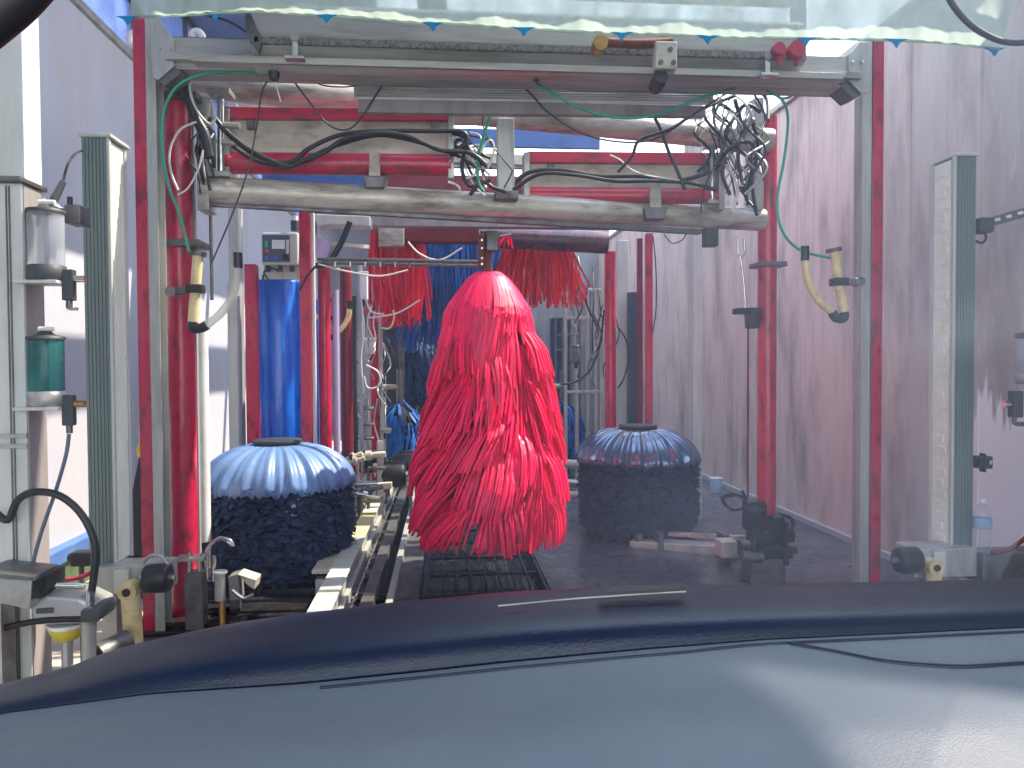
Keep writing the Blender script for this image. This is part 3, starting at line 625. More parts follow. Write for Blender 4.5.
# ============================================================ LEFT MACHINE COLUMN
Yc = 2.6
h = thing('machine_column', 'wide pale grey machine column at the far left edge', 'column', (P(0,640,Yc).x, Yc+.1, 0))
x0, x1 = P(-45,300,Yc).x, P(24,300,Yc).x; zc = P(20,183,Yc).z
MB().box((x0,Yc,0),(x1,Yc+.12,zc)).build('lower_body', lgrey, h, .004)
q = MB()
for xx in (8, 11): q.box((P(xx,300,Yc).x,Yc-.004,0),(P(xx,300,Yc).x+.004,Yc,zc-.01))
q.build('seam', dsteel, h)
MB().box((x1+.0005,Yc+.005,0),(x1+.004,Yc+.118,zc-.005)).build('side_plate', mauve, h)
MB().box((x0,Yc-.03,zc),(x1+.012,Yc+.14,zc+.016)).build('cap_plate', dsteel, h, .003)
MB().box((x0,Yc+.01,zc+.016),(x1,Yc+.12,P(10,-60,Yc).z)).build('upper_body', lgrey, h, .004)
MB().box((x1,Yc+.012,zc+.016),(x1+.004,Yc+.118,P(10,-60,Yc).z)).build('upper_side', white, h)
q = MB()
for y in (435, 445): q.box((x0,Yc-.01,P(10,y,Yc).z-.01),(x1+.003,Yc,P(10,y,Yc).z+.004))
q.build('band', steel, h, .002)
# bowls
def bowl(label, cx, yt, yb, Y, gm, lab2):
    p = P(cx, yb, Y); hh = (yb-yt)*Y/F
    h = thing('dosing_bowl', label, 'bowl', p)
    r = m(15.5,Y)
    MB().lathe([(r*.97,hh*.2),(r,hh*.22),(r,hh*.92),(r*.95,hh*.94)], p, 32).build('bowl', gm, h)
    MB().cyl(p+Vector((0,0,.01)), p+Vector((0,0,hh)), .008, n=10).build('stem', dsteel, h)
    MB().lathe([(r*1.02,0),(r*1.08,.005),(r*1.08,hh*.2),(r*1.0,hh*.21)], p, 32).build('base_ring', dgrey if gm is bowlg else steel, h)
    MB().lathe([(r*1.08,hh*.93),(r*1.08,hh*.97),(r*.5,hh*1.0),(r*.3,hh*1.05)], p, 32).build('lid', dgrey, h)
    MB().cyl(p+Vector((-.02,0,hh*1.08)), p+Vector((.03,0,hh*1.08)), .008, n=10).build('handle', white, h)
    MB().box((p.x-r*1.5,p.y-r,p.z-.012),(p.x+r*1.0,p.y+r,p.z-.001)).build('shelf', lgrey, h, .002)
    q = P(cx+22, yb-2, Y)
    MB().box((q.x-.018,q.y-.015,q.z-.07),(q.x+.018,q.y+.015,q.z+.03)).build('valve', dgrey, h, .004); vv = h.children[-1] if False else bpy.data.objects[LAST[0]]
    MB().cyl(q+Vector((.018,0,0)), q+Vector((.05,0,0)), .011, n=12).build('valve_nozzle', brass if gm is tealg else chrome, vv)
    MB().cyl(q+Vector((0,0,-.07)), q+Vector((0,0,-.095)), .01, n=12).build('valve_outlet', dsteel, vv)
    return h
bowl('cloudy clear dosing bowl on the upper bracket of the left column', 47, 212, 281, 2.62, bowlg, '')
bowl('teal filled dosing bowl below the clear one on left column', 47, 338, 406, 2.62, tealg, '')
hose('grey_hose','thin blue grey hose hanging from the teal bowl valve','hose',[(69,434),(66,455),(56,490),(42,530),(34,560),(34,575)],1.9,mat('blue grey hose', c(90,104,124), .4),2.6)
hose('elbow_pipe','small chromed elbow under the clear bowl valve','pipe',[(68,300),(68,308),(78,309)],1.6,chrome,2.62)
h = thing('hose_coupling', 'chromed and black coupling above the clear bowl', 'coupling', P(60,222,2.75))
MB().cyl(P(42,202,2.7), P(66,212,2.75), m(4,2.7), n=14).build('pipe', chrome, h)
MB().box((P(68,205,2.75).x,2.72,P(75,225,2.75).z),(P(84,205,2.75).x,2.8,P(75,206,2.75).z)).build('block', dsteel, h, .005)
MB().cyl(P(70,206,2.75), P(70,197,2.75), m(2.5,2.75), n=12).build('knob', black, h)
MB().cyl(P(54,200,2.7), P(63,182,2.72), m(4,2.7), m(3,2.7), n=14).build('gland', dgrey, h)
hose('thin_cable','dark cable from the left sensor column to the coupling','cable',[(63,182,2.72),(68,164,2.9),(76,153,3.3),(86,150,3.45)],1.2,dgrey)
# lower left machinery
hose('black_hose','thick black hose arching over the lower left machinery','hose',[(-5,512),(8,520),(18,500),(35,492),(60,496),(82,515),(95,545),(94,575),(90,600)],3.6,black,2.55)
hose('black_hose','black cable running low to the left edge','hose',[(-10,632),(20,624),(50,620),(84,619)],3.0,black,2.5)
hose('red_hose','red hose curving behind the lower left machinery','hose',[(40,560),(44,574),(56,580),(78,578),(92,572)],2.2,red,3.0)
h = thing('motor_box', 'grey metal motor box with black end at bottom left', 'box', P(10,610,2.5))
MB().prism([P(-20,575,2.45),P(32,580,2.45),P(30,610,2.45),P(-20,600,2.45)], (0,.14,0)).build('housing', steel, h, .006)
MB().prism([P(32,580,2.45),P(47,575,2.5),P(47,590,2.5),P(42,598,2.5),P(31,600,2.45)], (0,.12,0)).build('end_cap', black, h, .004)
MB().prism([P(-20,572,2.44),P(34,577,2.44),P(34,581,2.44),P(-20,577,2.44)], (0,.15,0)).build('lid', dsteel, h)
MB().cyl(P(47,585,2.55), P(86,586,2.6), m(3,2.5), n=14).build('shaft', chrome, h)
MB().box((P(-8,600,2.52).x,2.48,0),(P(8,600,2.52).x,2.56,P(0,600,2.52).z)).build('foot', steel, h)
h = thing('hydraulic_head', 'grey rounded hydraulic head above a yellow funnel', 'pump', P(66,665,2.55))
MB().prism([P(30,604,2.5),P(46,596,2.5),P(78,598,2.5),P(96,606,2.5),P(96,624,2.5),P(32,626,2.5)], (0,.14,0)).build('head', steel, h, .012)
MB().prism([P(36,609,2.495),P(53,608,2.495),P(53,613,2.495),P(36,614,2.495)], (0,.004,0)).build('name_plate', dgrey, h)
p = P(67,640,2.57); MB().lathe([(.02,0),(.035,.006),(.05,.03),(.055,.045)], p, 28).build('funnel', yellow, h); fn = bpy.data.objects[LAST[0]]
MB().lathe([(.056,.045),(.058,.05),(.056,.057)], p, 28).build('funnel_rim', white, fn)
MB().cyl((p.x,2.57,.0), p, .017, n=14).build('stem', steel, h)
MB().cyl(P(89,606,2.52), P(89,668,2.52), m(7,2.52), m(6,2.52), n=18).build('strut', steelv, h)
MB().prism([P(80,611,2.46),P(98,608,2.46),P(101,614,2.46),P(98,622,2.46),P(80,623,2.46)], (0,.12,0)).build('strut_cap', dgrey, h, .004)
MB().cyl(P(90,608,2.5), P(90,592,2.5), m(4,2.5), n=14).build('nipple', chrome, h)
h = thing('photo_eye', 'small black sensor block by the mossy kerb', 'sensor', P(80,566,3.1))
p = P(80,558,3.1); MB().box((p.x-.03,3.08,p.z-.03),(p.x+.045,3.14,p.z+.025)).build('body', black, h, .006)
MB().cyl((p.x-.045,3.11,p.z),(p.x-.03,3.11,p.z),.018,n=14).build('lens', dgrey, h)
MB().cyl((p.x,3.11,p.z-.03),(p.x,3.11,0),.01,n=10).build('stand', dsteel, h)
# ============================================================ right side brackets
h = thing('perforated_arm', 'grey perforated strut reaching right from the right column', 'bracket', P(985,235,3.5))
a, b = P(984,224,3.5), P(1060,202,3.5)
MB().beam(a, b, .02, .045).build('strut', dsteel, h, .002)
q = MB()
for k in range(6):
    w = a.lerp(b, .15+k*.15); q.beam(w+Vector((-.012,-.0125,0)), w+Vector((.014,-.0125,.006)), .004, .014)
q.build('slot', white, h)
p = P(981,226,3.48); MB().box((p.x-.03,3.44,p.z-.035),(p.x+.04,3.52,p.z+.035)).build('clamp', dgrey, h, .006)
MB().tube(H([(984,232),(986,238),(982,243),(976,241)],3.48), .006, 8).build('lead', black, h)
h = thing('wall_sensor', 'small black sensor clipped to the right column side', 'sensor', P(983,470,3.5))
p = P(983,462,3.5); MB().box((p.x-.035,3.47,p.z-.03),(p.x+.03,3.53,p.z+.03)).build('body', black, h, .005)
MB().box((p.x-.02,3.465,p.z-.045),(p.x-.008,3.5,p.z+.045)).build('clip', black, h, .002)
MB().box((p.x+.012,3.464,p.z-.008),(p.x+.02,3.47,p.z+.01)).build('lens', white, h)
def rbowl():
    p = P(1033,384,3.0); h = thing('dosing_bowl', 'clear dosing bowl at the far right edge', 'bowl', p)
    MB().lathe([(.055,.04),(.06,.045),(.06,.18),(.055,.19)], p, 28).build('bowl', bowlg, h)
    MB().lathe([(.063,.19),(.067,.195),(.067,.21),(.03,.22)], p, 28).build('lid', dgrey, h)
    MB().lathe([(.055,0),(.064,.005),(.064,.04),(.055,.045)], p, 28).build('base_ring', steel, h)
    q = P(1015,404,3.0); MB().box((q.x-.02,2.98,q.z-.055),(q.x+.025,3.02,q.z+.055)).build('valve', dgrey, h, .005)
    MB().cyl(q+Vector((-.02,0,0)), q+Vector((-.05,0,0)), .013, n=12).build('valve_nozzle', chrome, h)
    MB().tube([q+Vector((0,0,-.055)), q+Vector((0,0,-.08)), q+Vector((.05,0,-.085))], .009, 10, 3).build('outlet', dsteel, h)
    MB().box((p.x+.02,2.95,0),(p.x+.09,3.06,p.z-.001)).build('stand', steelv, h)
rbowl()
# wire loop & spout by right post
h = thing('wire_spout', 'bent wire hanger with black spout left of the right post', 'spout', P(750,328,4.78))
MB().tube(H([(738,235),(738,252),(741,256),(744,252),(744,238)],4.78), .008, 8).build('hook', chrome, h)
MB().tube(H([(740,256),(743,275),(745,300),(746,322),(752,328)],4.78), .008, 8).build('wire', chrome, h)
MB().cyl(P(752,308,4.76), P(752,328,4.78), m(8,4.78), m(7,4.78), n=16).build('spout', dgrey, h)
MB().box((P(736,313,4.75).x,4.72,P(745,314,4.75).z),(P(760,313,4.75).x,4.82,P(745,308,4.75).z)).build('collar', black, h, .004)
tag(MB().box((P(703,240,4.75).x,4.7,P(709,247,4.75).z),(P(716,240,4.75).x,4.78,P(709,228,4.75).z)).build('junction_box', dgrey, bev=.006), 'small grey box hanging below the long pipe on the right', 'box')
tag(MB().cyl((P(748,400,5.4).x,5.4,.0),(P(748,400,5.4).x,5.4,P(748,325,5.4).z), .008, n=8).build('red_rod', maroon), 'thin dark red rod in front of the right wall', 'rod')
h = MB().beam(P(795,85,5.0), P(795,100,5.0), .01, .01)
tag(MB().tube(H([(779,85),(779,97),(783,98),(790,97),(792,93),(792,84)],4.6), .008, 8).build('wire_loop', dsteel), 'dark wire loop under the right end of the crossbeam', 'wire')
# ============================================================ BRUSHES
def prof_fn(tab):
    def f(z):
        if z >= tab[0][0]: return tab[0][1]
        for (z0,r0),(z1,r1) in zip(tab, tab[1:]):
            if z0 >= z >= z1: t = (z0-z)/(z0-z1); return r0+(r1-r0)*t
        return tab[-1][1]
    return f
def strip_brush(mb, ctr, prof, ztop, zbot, tier, rs, L=.34, wd=.012, per=15, clump=.11, swirl=.0, seg=4, out=.035):
    z = ztop
    while z > zbot:
        r = max(prof(z), .06); nc = max(6, int(2*math.pi*r/clump)); ofs = rs.random()*6.28
        for k in range(nc):
            a0 = ofs+2*math.pi*(k+rs.uniform(-.3,.3))/nc; zz = z+rs.uniform(-.5,.5)*tier
            lean = swirl*math.sin(a0*2+z*3)+rs.gauss(0,.07); lift = rs.uniform(.4,1.3)*out
            for j in range(per):
                a = a0+rs.gauss(0,.5)*clump/r; ll = L*rs.uniform(.75,1.15); z0 = zz+rs.uniform(-.03,.03); pts = []
                w0 = lean+rs.gauss(0,.03); lf = lift+rs.uniform(-.012,.012); r00 = prof(z0)-.05
                for i in range(seg+1):
                    t = i/seg; zc_ = z0-ll*t*(1-.12*t); rr = max(prof(zc_)-.05, r00*.9)*(1 if t else 1)+lf*math.sin(min(t*1.5,1)*1.57)+(.02*t)
                    aa = a+w0*t*t*.35/max(r,.2)*1.0
                    pts.append(ctr+Vector((rr*math.cos(aa), rr*math.sin(aa), zc_)))
                tv = Vector((-math.sin(a), math.cos(a), 0)); nv = Vector((math.cos(a), math.sin(a), .2))
                mb.ribbon(pts, tv*wd*rs.uniform(.8,1.2), nv, .0022)
        z -= tier
Yb = 5.0; bc = P(489,400,Yb); ctr = Vector((bc.x, Yb, 0))
zz = lambda y: P(489,y,Yb).z
tab = [(zz(273),m(12,Yb)),(zz(276),m(18,Yb)),(zz(290),m(28,Yb)),(zz(310),m(40,Yb)),(zz(330),m(46,Yb)),(zz(350),m(51,Yb)),(zz(370),m(53,Yb)),(zz(400),m(57,Yb)),(zz(425),m(62,Yb)),(zz(455),m(68,Yb)),(zz(500),m(71,Yb)),(zz(540),m(70,Yb)),(zz(560),m(68,Yb))]
pf0 = prof_fn(tab); pf = lambda z: pf0(z)*(1 if z > zz(320) else .94)
h = thing('spinning_brush', 'tall bright red foam strip brush hanging in the middle of the tunnel', 'brush', ctr+Vector((0,0,zz(556))))
MB().lathe([(max(r-.09,.03), z) for z, r in tab if z > zz(512)], ctr, 40).build('core', redcore, h)
rs = random.Random(11); mb = MB()
# long draping top strips in overlapping locks
for k in range(46):
    ac = 2*math.pi*(k+rs.uniform(-.3,.3))/46; Lc = rs.uniform(.42,.78); lc = rs.gauss(-.06,.2); oc = rs.uniform(0,.022)
    for j in range(13):
        a = ac+rs.gauss(0,.07); L_ = Lc*rs.uniform(.9,1.06); pts = []; ll = lc+rs.gauss(0,.04); of = oc+rs.uniform(0,.01)
        for i in range(9):
            t = i/8; z_ = zz(273)-L_*t**1.2; r_ = pf(z_)+of*t+.004*math.sin(t*9+a*7)
            if i == 0: r_ = .08
            pts.append(ctr+Vector((r_*math.cos(a+ll*t*t), r_*math.sin(a+ll*t*t), z_)))
        tv = Vector((-math.sin(a), math.cos(a), 0)); nv = Vector((math.cos(a), math.sin(a), .3))
        mb.ribbon(pts, tv*.0125, nv, .0055)
# shingled tufts, each a lock of strips leaning its own way
zlow = P(489,557,Yb-.48).z
z = zz(330); row_ = 0
while z > zlow+.12:
    r = pf(z); nc = max(7, int(2*math.pi*r/.16)); ofs = rs.random()*6.28; row_ += 1
    for k in range(nc):
        a0 = ofs+2*math.pi*(k+rs.uniform(-.3,.3))/nc; zc0 = z+rs.uniform(-.07,.07)
        fr_ = math.sin(a0+1.57)   # -1..1 across the side that faces the entrance
        sw_ = min(1, max(0, (zz(330)-z)/.5)); lean = (-.30+.34*math.cos(a0))*sw_+.10*math.sin(a0*5+z*4)+rs.gauss(0,.09); lift = rs.choice((0,.01,.03,.06,.09))+rs.uniform(0,.02); Lc = rs.uniform(.32,.5)
        for j in range(13):
            a = a0+(j/12-.5)*.15/r+rs.gauss(0,.008)/r; L_ = Lc*rs.uniform(.84,1.06); z0 = zc0+rs.uniform(-.02,.02); le = lean+rs.gauss(0,.03); lf = lift+rs.uniform(-.006,.008); pts = []
            for i in range(7):
                t = i/6; z_ = z0-L_*(t*.65+.35*t*t)*math.cos(le*.7); rr = pf(z0)*(1-t)+pf(z_)*t-.06*(1-t)**2+lf*math.sin(min(1,t*1.3)*1.6)-.008
                if z_ < zz(530): rr -= .015*(zz(530)-z_)/.1
                aa = a+math.sin(le)*L_*t/r*(.6+.4*t)
                pts.append(ctr+Vector((rr*math.cos(aa), rr*math.sin(aa), z_)))
            while pts and pts[-1].z < zlow-rs.uniform(0,.03): pts.pop()
            if len(pts) < 3: continue
            tv = Vector((-math.sin(a), math.cos(a), 0)); nv = Vector((math.cos(a), math.sin(a), .25))
            mb.ribbon(pts, tv*rs.uniform(.010,.014), nv, .0055)
    z -= .115
st = mb.build('foam_strips', redst, h); st['kind'] = 'stuff'
MB().cyl(P(487,274,Yb), P(487,232,Yb), m(5,Yb), n=16).build('shaft', rust, h)
MB().box((P(478,250,Yb).x,Yb-.06,P(487,268,Yb).z),(P(484,250,Yb).x,Yb+.06,P(487,236,Yb).z)).build('side_plate', rust, h, .003)
MB().box((P(486,250,Yb).x,Yb-.08,P(487,252,Yb).z),(P(497,250,Yb).x,Yb+.06,P(487,232,Yb).z)).build('motor_plate', dsteel, h, .004)
for y in (240,248,258,264): MB().cyl(P(482,y,Yb-.07), P(482,y,Yb-.06), .007, n=8).build('bolt', chrome, h)
# upper red tuft right of the hub
h = thing('red_tuft', 'small bunch of red strips beside the brush hub', 'strip bunch', P(508,245,5.0)); mb = MB()
for k in range(34):
    a = rs.uniform(-.6,.5); b0 = P(506,236,4.95+rs.random()*.08); d = Vector((math.sin(a)*.1, rs.uniform(-.03,.03), -.03-rs.random()*.05))
    mb.ribbon([b0, b0+d*.5+Vector((0,0,.012)), b0+d], Vector((0,0,1))*.012, Vector((0,-1,0)), .002)
s_ = mb.build('strips', redst, h); s_['kind'] = 'stuff'
MB().cyl(P(500,238,5.0), P(512,236,5.0), .02, n=10).build('hub', dsteel, h)

def wheel_brush(label, cx, ytop, Y, R, Hh, sat, rs):
    c0 = P(cx, 480, Y); ctr = Vector((c0.x, Y, 0)); zt_ = P(cx, ytop, Y).z
    h = thing('wheel_brush', label, 'brush', (ctr.x, Y, 0), 'low blue wheel brushes flanking the track')
    skirt = .24; rows = []; n = 200; nf = 20; phs = [rs.uniform(-.12,.12) for _ in range(nf)]; am = [rs.uniform(.6,1.4) for _ in range(nf)]
    for i in range(13):
        t = i/12; row = []
        for k in range(n+1):
            a = 2*math.pi*k/n; kk = (k*nf//n) % nf
            fold = math.sin(a*nf+2*phs[0]+.6*math.sin(a*3))*.5+.35*math.sin(a*nf*2.1+1.3)
            rr = .13+(R-.13)*math.sin(t*1.38)/math.sin(1.38); z_ = zt_-.02-skirt*(1-math.cos(t*1.38))/(1-math.cos(1.38))
            amp = (.022 if sat is satin else .032)*(t**.8)*(1+.4*math.sin(a*5+1)); rr += amp*fold; z_ += amp*fold*.8
            if i == 12: z_ -= abs(math.sin(a*31+rs.random()*.6))*.03; rr += rs.uniform(-.004,.01)
            row.append(ctr+Vector((rr*math.cos(a), rr*math.sin(a), z_)))
        rows.append(row)
    MB().grid(rows).build('skirt', sat, h, solid=.003)
    MB().lathe([(.0,0),(.15,0),(.155,-.012),(.14,-.03)][1:], ctr+Vector((0,0,zt_+.01)), 32).build('cap_plate', dgrey, h)
    zb = zt_-Hh
    tb = [(zt_-.14,R-.06),(zt_-.3,R-.03),(zt_-.6,R-.03),(zt_-.75,R-.05),(zb,R-.16)]
    pr = prof_fn(tb)
    MB().lathe([(r-.05, z) for z, r in [(zt_-.04,.12)]+tb], ctr, 40).build('core', navyc, h)
    mb = MB(); z = zt_-.25; ri = 0
    while z > zb+.0:
        r = pr(z); nn = int(2*math.pi*r/.026)
        for k in range(nn):
            a = 2*math.pi*(k+rs.random())/nn; z0 = z+rs.uniform(-.02,.02); lo = rs.uniform(.035,.075); dr = rs.uniform(-.005,.045)
            tw = rs.gauss(0,.16)+.25*math.sin(a*9+z*20); rd = Vector((math.cos(a),math.sin(a),0)); tv = Vector((-math.sin(a),math.cos(a),0))
            b0 = ctr+rd*(r-.03)+Vector((0,0,z0))
            p1 = b0+rd*(lo*.6)+Vector((0,0,-dr*.2)); p2 = b0+rd*(lo)+tv*tw*.03+Vector((0,0,-dr))
            wv = (tv*math.cos(tw)+Vector((0,0,1))*math.sin(tw))*rs.uniform(.028,.05)
            mb.ribbon([b0,p1,p2], wv, Vector((0,0,1))*.7+rd*.3, .0018)
        z -= .02
    s_ = mb.build('felt_flaps', navyf, h); s_['kind'] = 'stuff'
    MB().cyl((ctr.x,Y,0),(ctr.x,Y,zb+.1), .045, n=18).build('shaft', dsteel, h)
    MB().lathe([(.12,0),(.12,.03),(.07,.05)], (ctr.x,Y,0), 28).build('base_flange', dsteel, h)
    return h
wheel_brush('blue satin skirted wheel brush on the left of the track', 278, 441, 5.0, .475, .84, satin, random.Random(5))
wheel_brush('dark glossy skirted wheel brush on the right of the track', 638, 426, 6.0, .475, .86, satind, random.Random(6))
# far blue brushes
def far_brush(label, cx, ytop, ybot, Y, rp, rs, mm=None):
    ctr = Vector((P(cx,400,Y).x, Y, 0)); zt_, zb = P(cx,ytop,Y).z, P(cx,ybot,Y).z; r = m(rp,Y)
    h = thing('far_brush', label, 'brush', (ctr.x, Y, 0), 'blue strip brushes far down the tunnel')
    pr = prof_fn([(zt_,r*.3),(zt_-.06,r*.62),(zt_-.2,r*.9),(zb+.1,r),(zb,r*.95)])
    MB().lathe([(max(pr(z)-.09,.03), z) for z in (zt_,zt_-.06,zt_-.2,zb+.1,zb)], ctr, 24).build('core', navyc, h)
    mb = MB(); strip_brush(mb, ctr, pr, zt_, zb+.25, .12, rs, .34, .022, 7, .14, .3, 3, .03)
    s_ = mb.build('foam_strips', mm or bluest, h); s_['kind'] = 'stuff'
    MB().cyl((ctr.x,Y,0),(ctr.x,Y,zt_+.4), .03, n=12).build('shaft', dsteel, h)
    MB().cyl((ctr.x-.25,Y,zt_+.2),(ctr.x,Y,zt_+.2), .03, n=12).build('arm', beige, h)
far_brush('blue strip brush down the tunnel left of the red brush', 399, 404, 458, 9.0, 27, random.Random(8))
far_brush('blue strip brush partly hidden right of the red brush', 562, 402, 462, 9.5, 24, random.Random(9))
far_brush('dark blue brush farthest back behind the left far brush', 418, 338, 404, 11.5, 26, random.Random(10), navyf)
# hanging curtain brushes
def curtain(label, x0, x1, ytop, ybot, Y, mm, rs, dep=.4, dens=26):
    a, b = P(x0,ytop,Y), P(x1,ytop,Y); zb = P((x0+x1)/2,ybot,Y).z
    h = thing('strip_curtain', label, 'curtain', (a+b)/2)
    rows_ = 4
    q = MB()
    for k in range(rows_): q.cyl((a.x,Y+k*dep/rows_,a.z),(b.x,Y+k*dep/rows_,a.z), .02, n=10)
    q.build('rail', dsteel, h)
    mb = MB(); n = int((b.x-a.x)*dens*1.3)
    for k in range(rows_):
        for i in range(n*2):
            x = a.x+(b.x-a.x)*(i+rs.random())/(n*2); y = Y+k*dep/rows_+rs.uniform(-.03,.03); ll = (a.z-zb)*rs.uniform(.72,1.05); sw = rs.gauss(0,.09)+.06*math.sin(x*7); o = .05*math.sin((x-a.x)/(b.x-a.x)*3.14)
            bow = ((x-a.x)/(b.x-a.x)-.5)*.12*(1 if mm is redst2 else 0)
            pts = [Vector((x+bow*math.sin(t*1.57)+sw*t*t, y-.05*math.sin(t*3), a.z+.03-ll*t+.02*math.sin(t*3))) for t in (0,.12,.35,.6,.8,1)]
            mb.ribbon(pts, Vector((1,rs.uniform(-.5,.5),0))*.018, Vector((0,-1,0)), .004)
    s_ = mb.build('strips', mm, h); s_['kind'] = 'stuff'
curtain('red hanging strip curtain left of the central brush', 372, 422, 230, 326, 7.6, redst2, random.Random(21), dens=28)
curtain('blue hanging strip curtain behind the central brush', 408, 514, 236, 350, 8.3, bluest, random.Random(22), dens=28)
curtain('red hanging strip curtain right of the central brush', 506, 570, 234, 308, 7.6, redst2, random.Random(23), dens=28)
curtain('lower red strip curtain further down the tunnel', 404, 430, 300, 331, 9.6, redst2, random.Random(24), dens=30)
# curtain machine housing
h = thing('curtain_carriage', 'long dark carriage beam the strip curtains hang from', 'beam', P(490,236,7.5))
MB().cyl(P(480,236,7.35), P(607,243,7.35), m(11,7.35), n=24).build('drum', mat('wet mauve steel', c(104,92,104), .25, .5, c(140,96,84), .6, 5), h)
MB().box((P(378,225,7.4).x,7.4,P(378,246,7.4).z),(P(404,225,7.4).x,7.6,P(378,222,7.4).z)).build('motor', grime, h, .01)
MB().box((P(404,225,7.3).x,7.45,P(400,241,7.4).z),(P(480,225,7.3).x,7.6,P(400,224,7.4).z)).build('cover', maroon, h, .01)
MB().cyl(P(590,244,7.4), P(606,244,7.4), m(8,7.4), n=18).build('end_motor', dsteel, h)
tag(MB().box((P(368,215,7.0).x,7.0,P(400,226,7.0).z),(P(660,215,7.0).x,7.12,P(400,212,7.0).z)).build('cross_rail', mauve, bev=.005), 'mauve grey cross rail just under the long pipe', 'beam')
# horizontal spray bar at y 260
h = thing('spray_bar', 'thin dark spray bar crossing to the brush hub', 'pipe', P(400,264,5.3))
MB().cyl(P(318,259,5.3), P(480,262,5.1), m(1.9,5.2), n=12).build('pipe', dsteel, h)
MB().cyl(P(318,263,5.32), P(480,266,5.12), m(1.5,5.2), n=12).build('return_pipe', dsteel, h)
q = MB()
for k in range(10): a = P(335+k*15,262,5.2); q.cyl(a, a+Vector((0,-.01,-.035)), .007, n=8)
q.build('nozzle', chrome, h)
# ============================================================ mid-left: drum, control box, posts
Yd = 6.2
h = thing('blue_drum', 'tall bright blue plastic drum standing behind the left posts', 'drum', (P(279,400,Yd+.2).x, Yd+.2, 0))
cx = P(279,400,Yd+.2).x; r = m(24,Yd); zt_ = P(279,279,Yd).z
MB().lathe([(r*.97,.0),(r,.02),(r,zt_-.02),(r*.97,zt_),(r*.9,zt_+.004)], (cx,Yd+.2,0), 40).build('body', blue, h)
MB().cyl((cx,Yd+.2,zt_+.002),(cx,Yd+.2,zt_+.05), .12, n=20).build('lid', dgrey, h)
h = thing('control_box', 'grey control box with dark keypad above the blue drum', 'control box', P(279,277,5.9))
a, b = P(261,232,5.9), P(298,265,5.9)
MB().box((a.x,5.9,b.z),(b.x,6.05,a.z)).build('case', lgrey, h, .012)
a2, b2 = P(262.5,235,5.9), P(290,262,5.9)
fp = MB().box((a2.x,5.888,b2.z),(b2.x,5.9,a2.z)).build('front_panel', mat('slate panel', c(74,84,104), .4), h, .002)
def sq(x0,y0,x1,y1,nm,mm,Y=5.888):
    u, v = P(x0,y0,Y), P(x1,y1,Y); MB().box((u.x,Y-.006,v.z),(v.x,Y,u.z)).build(nm, mm, fp, .001)
sq(272,240,285,249,'display',white); sq(286,240,289,254,'side_label',lgrey)
sq(265,241,268,247,'button',mat('green button', c(20,180,110), .3)); 
for x, y, mm in ((267,251,mat('red button', c(220,80,60), .3)),(267,258,blue),(276,258,blue)):
    p = P(x,y,5.886); MB().cyl(p, p+Vector((0,-.012,0)), m(1.6,5.9), n=14).build('button', mm, fp)
p = P(286,257,5.886); MB().cyl(p, p+Vector((0,-.03,0)), m(3,5.9), n=18).build('knob', black, fp)
q = MB()
for x in (268,280,292): u = P(x,265,5.95); q.cyl(u, u+Vector((0,0,-.05)), .018, n=12)
q.build('cable_gland', dgrey, h)
MB().box((P(264,266,6.0).x,6.0,P(264,279,6.0).z),(P(300,266,6.0).x,6.03,P(264,264,6.0).z)).build('back_plate', steelv, h)
MB().box((P(286,266,6.5).x,6.5,0),(P(290,266,6.5).x,6.55,P(264,268,6.0).z)).box((P(286,266,6.5).x,6.03,P(264,272,6.0).z),(P(290,266,6.5).x,6.55,P(264,268,6.0).z)).build('stand', steelv, h)
h = thing('rotary_switch', 'small dark switch on top of the control box', 'switch', P(295,231,5.95))
MB().cyl(P(295,231,5.95), P(295,221,5.95), m(4,5.95), n=16).build('body', dgrey, h); MB().cyl(P(295,221,5.95), P(295,216,5.95), m(3,5.95), n=16).build('knob', white, h)
PG = 'red posts along the left side'
def post(label, x0, x1, ytop, Y, mm=red, name='red_post', rnd_=False, cat='post', base=0):
    a, b = P(x0,400,Y).x, P(x1,400,Y).x; z = P((x0+x1)/2,ytop,Y).z
    q = MB()
    if rnd_: q.cyl(((a+b)/2,Y,base),((a+b)/2,Y,z),(b-a)/2,n=24)
    else: q.box((a,Y,base),(b,Y+max(.05,b-a),z))
    return tag(q.build(name, mm, bev=0 if rnd_ else .006), label, cat)
post('slim red post immediately left of the blue drum', 246, 258, 264, 6.0)
post('red square post in front of the blue drum right edge', 301, 312, 212, 5.7)
post('pale grey strip post beside the drum red post', 312.5, 316, 212, 5.72, lgrey, 'grey_post')
post('round red post right of the blue drum', 319, 331.5, 263, 6.4, rnd_=True)
post('pale mauve pipe behind the small sight tube', 333, 340, 290, 6.45, purple, 'pale_pipe', True, 'pipe')
post('leaning dark red post beside the mauve pipe', 341, 353, 268, 6.8, maroon, rnd_=True)
post('dark blue drum partly hidden behind the round red post', 312, 322, 300, 7.0, blue, 'blue_pipe', True, 'drum')
post('dark narrow post right of the paired red posts', 353, 357, 296, 6.9, dgrey, 'dark_post')
post('slim grey cable post with white box', 359, 363, 262, 7.2, steelv, 'grey_post')
post('distant red post left of the far blue brush', 370, 379, 312, 8.2, rnd_=True)
post('distant pale post next to the distant red post', 380, 383, 330, 8.25, lgrey, 'grey_post')
post('distant dark frame post left of the red brush', 388, 397, 328, 9.5, dgrey, 'dark_post')
post('far grey post by the dark blue brush', 399, 404, 330, 10.2, dsteel, 'grey_post')
post('dark red round post right side of tunnel, in front of the far clutter', 605, 616, 252, 7.6, rnd_=True)
post('dark navy panel post between right red posts', 629, 638, 292, 8.2, mat('dark navy panel', c(46,58,84), .5), 'dark_post')
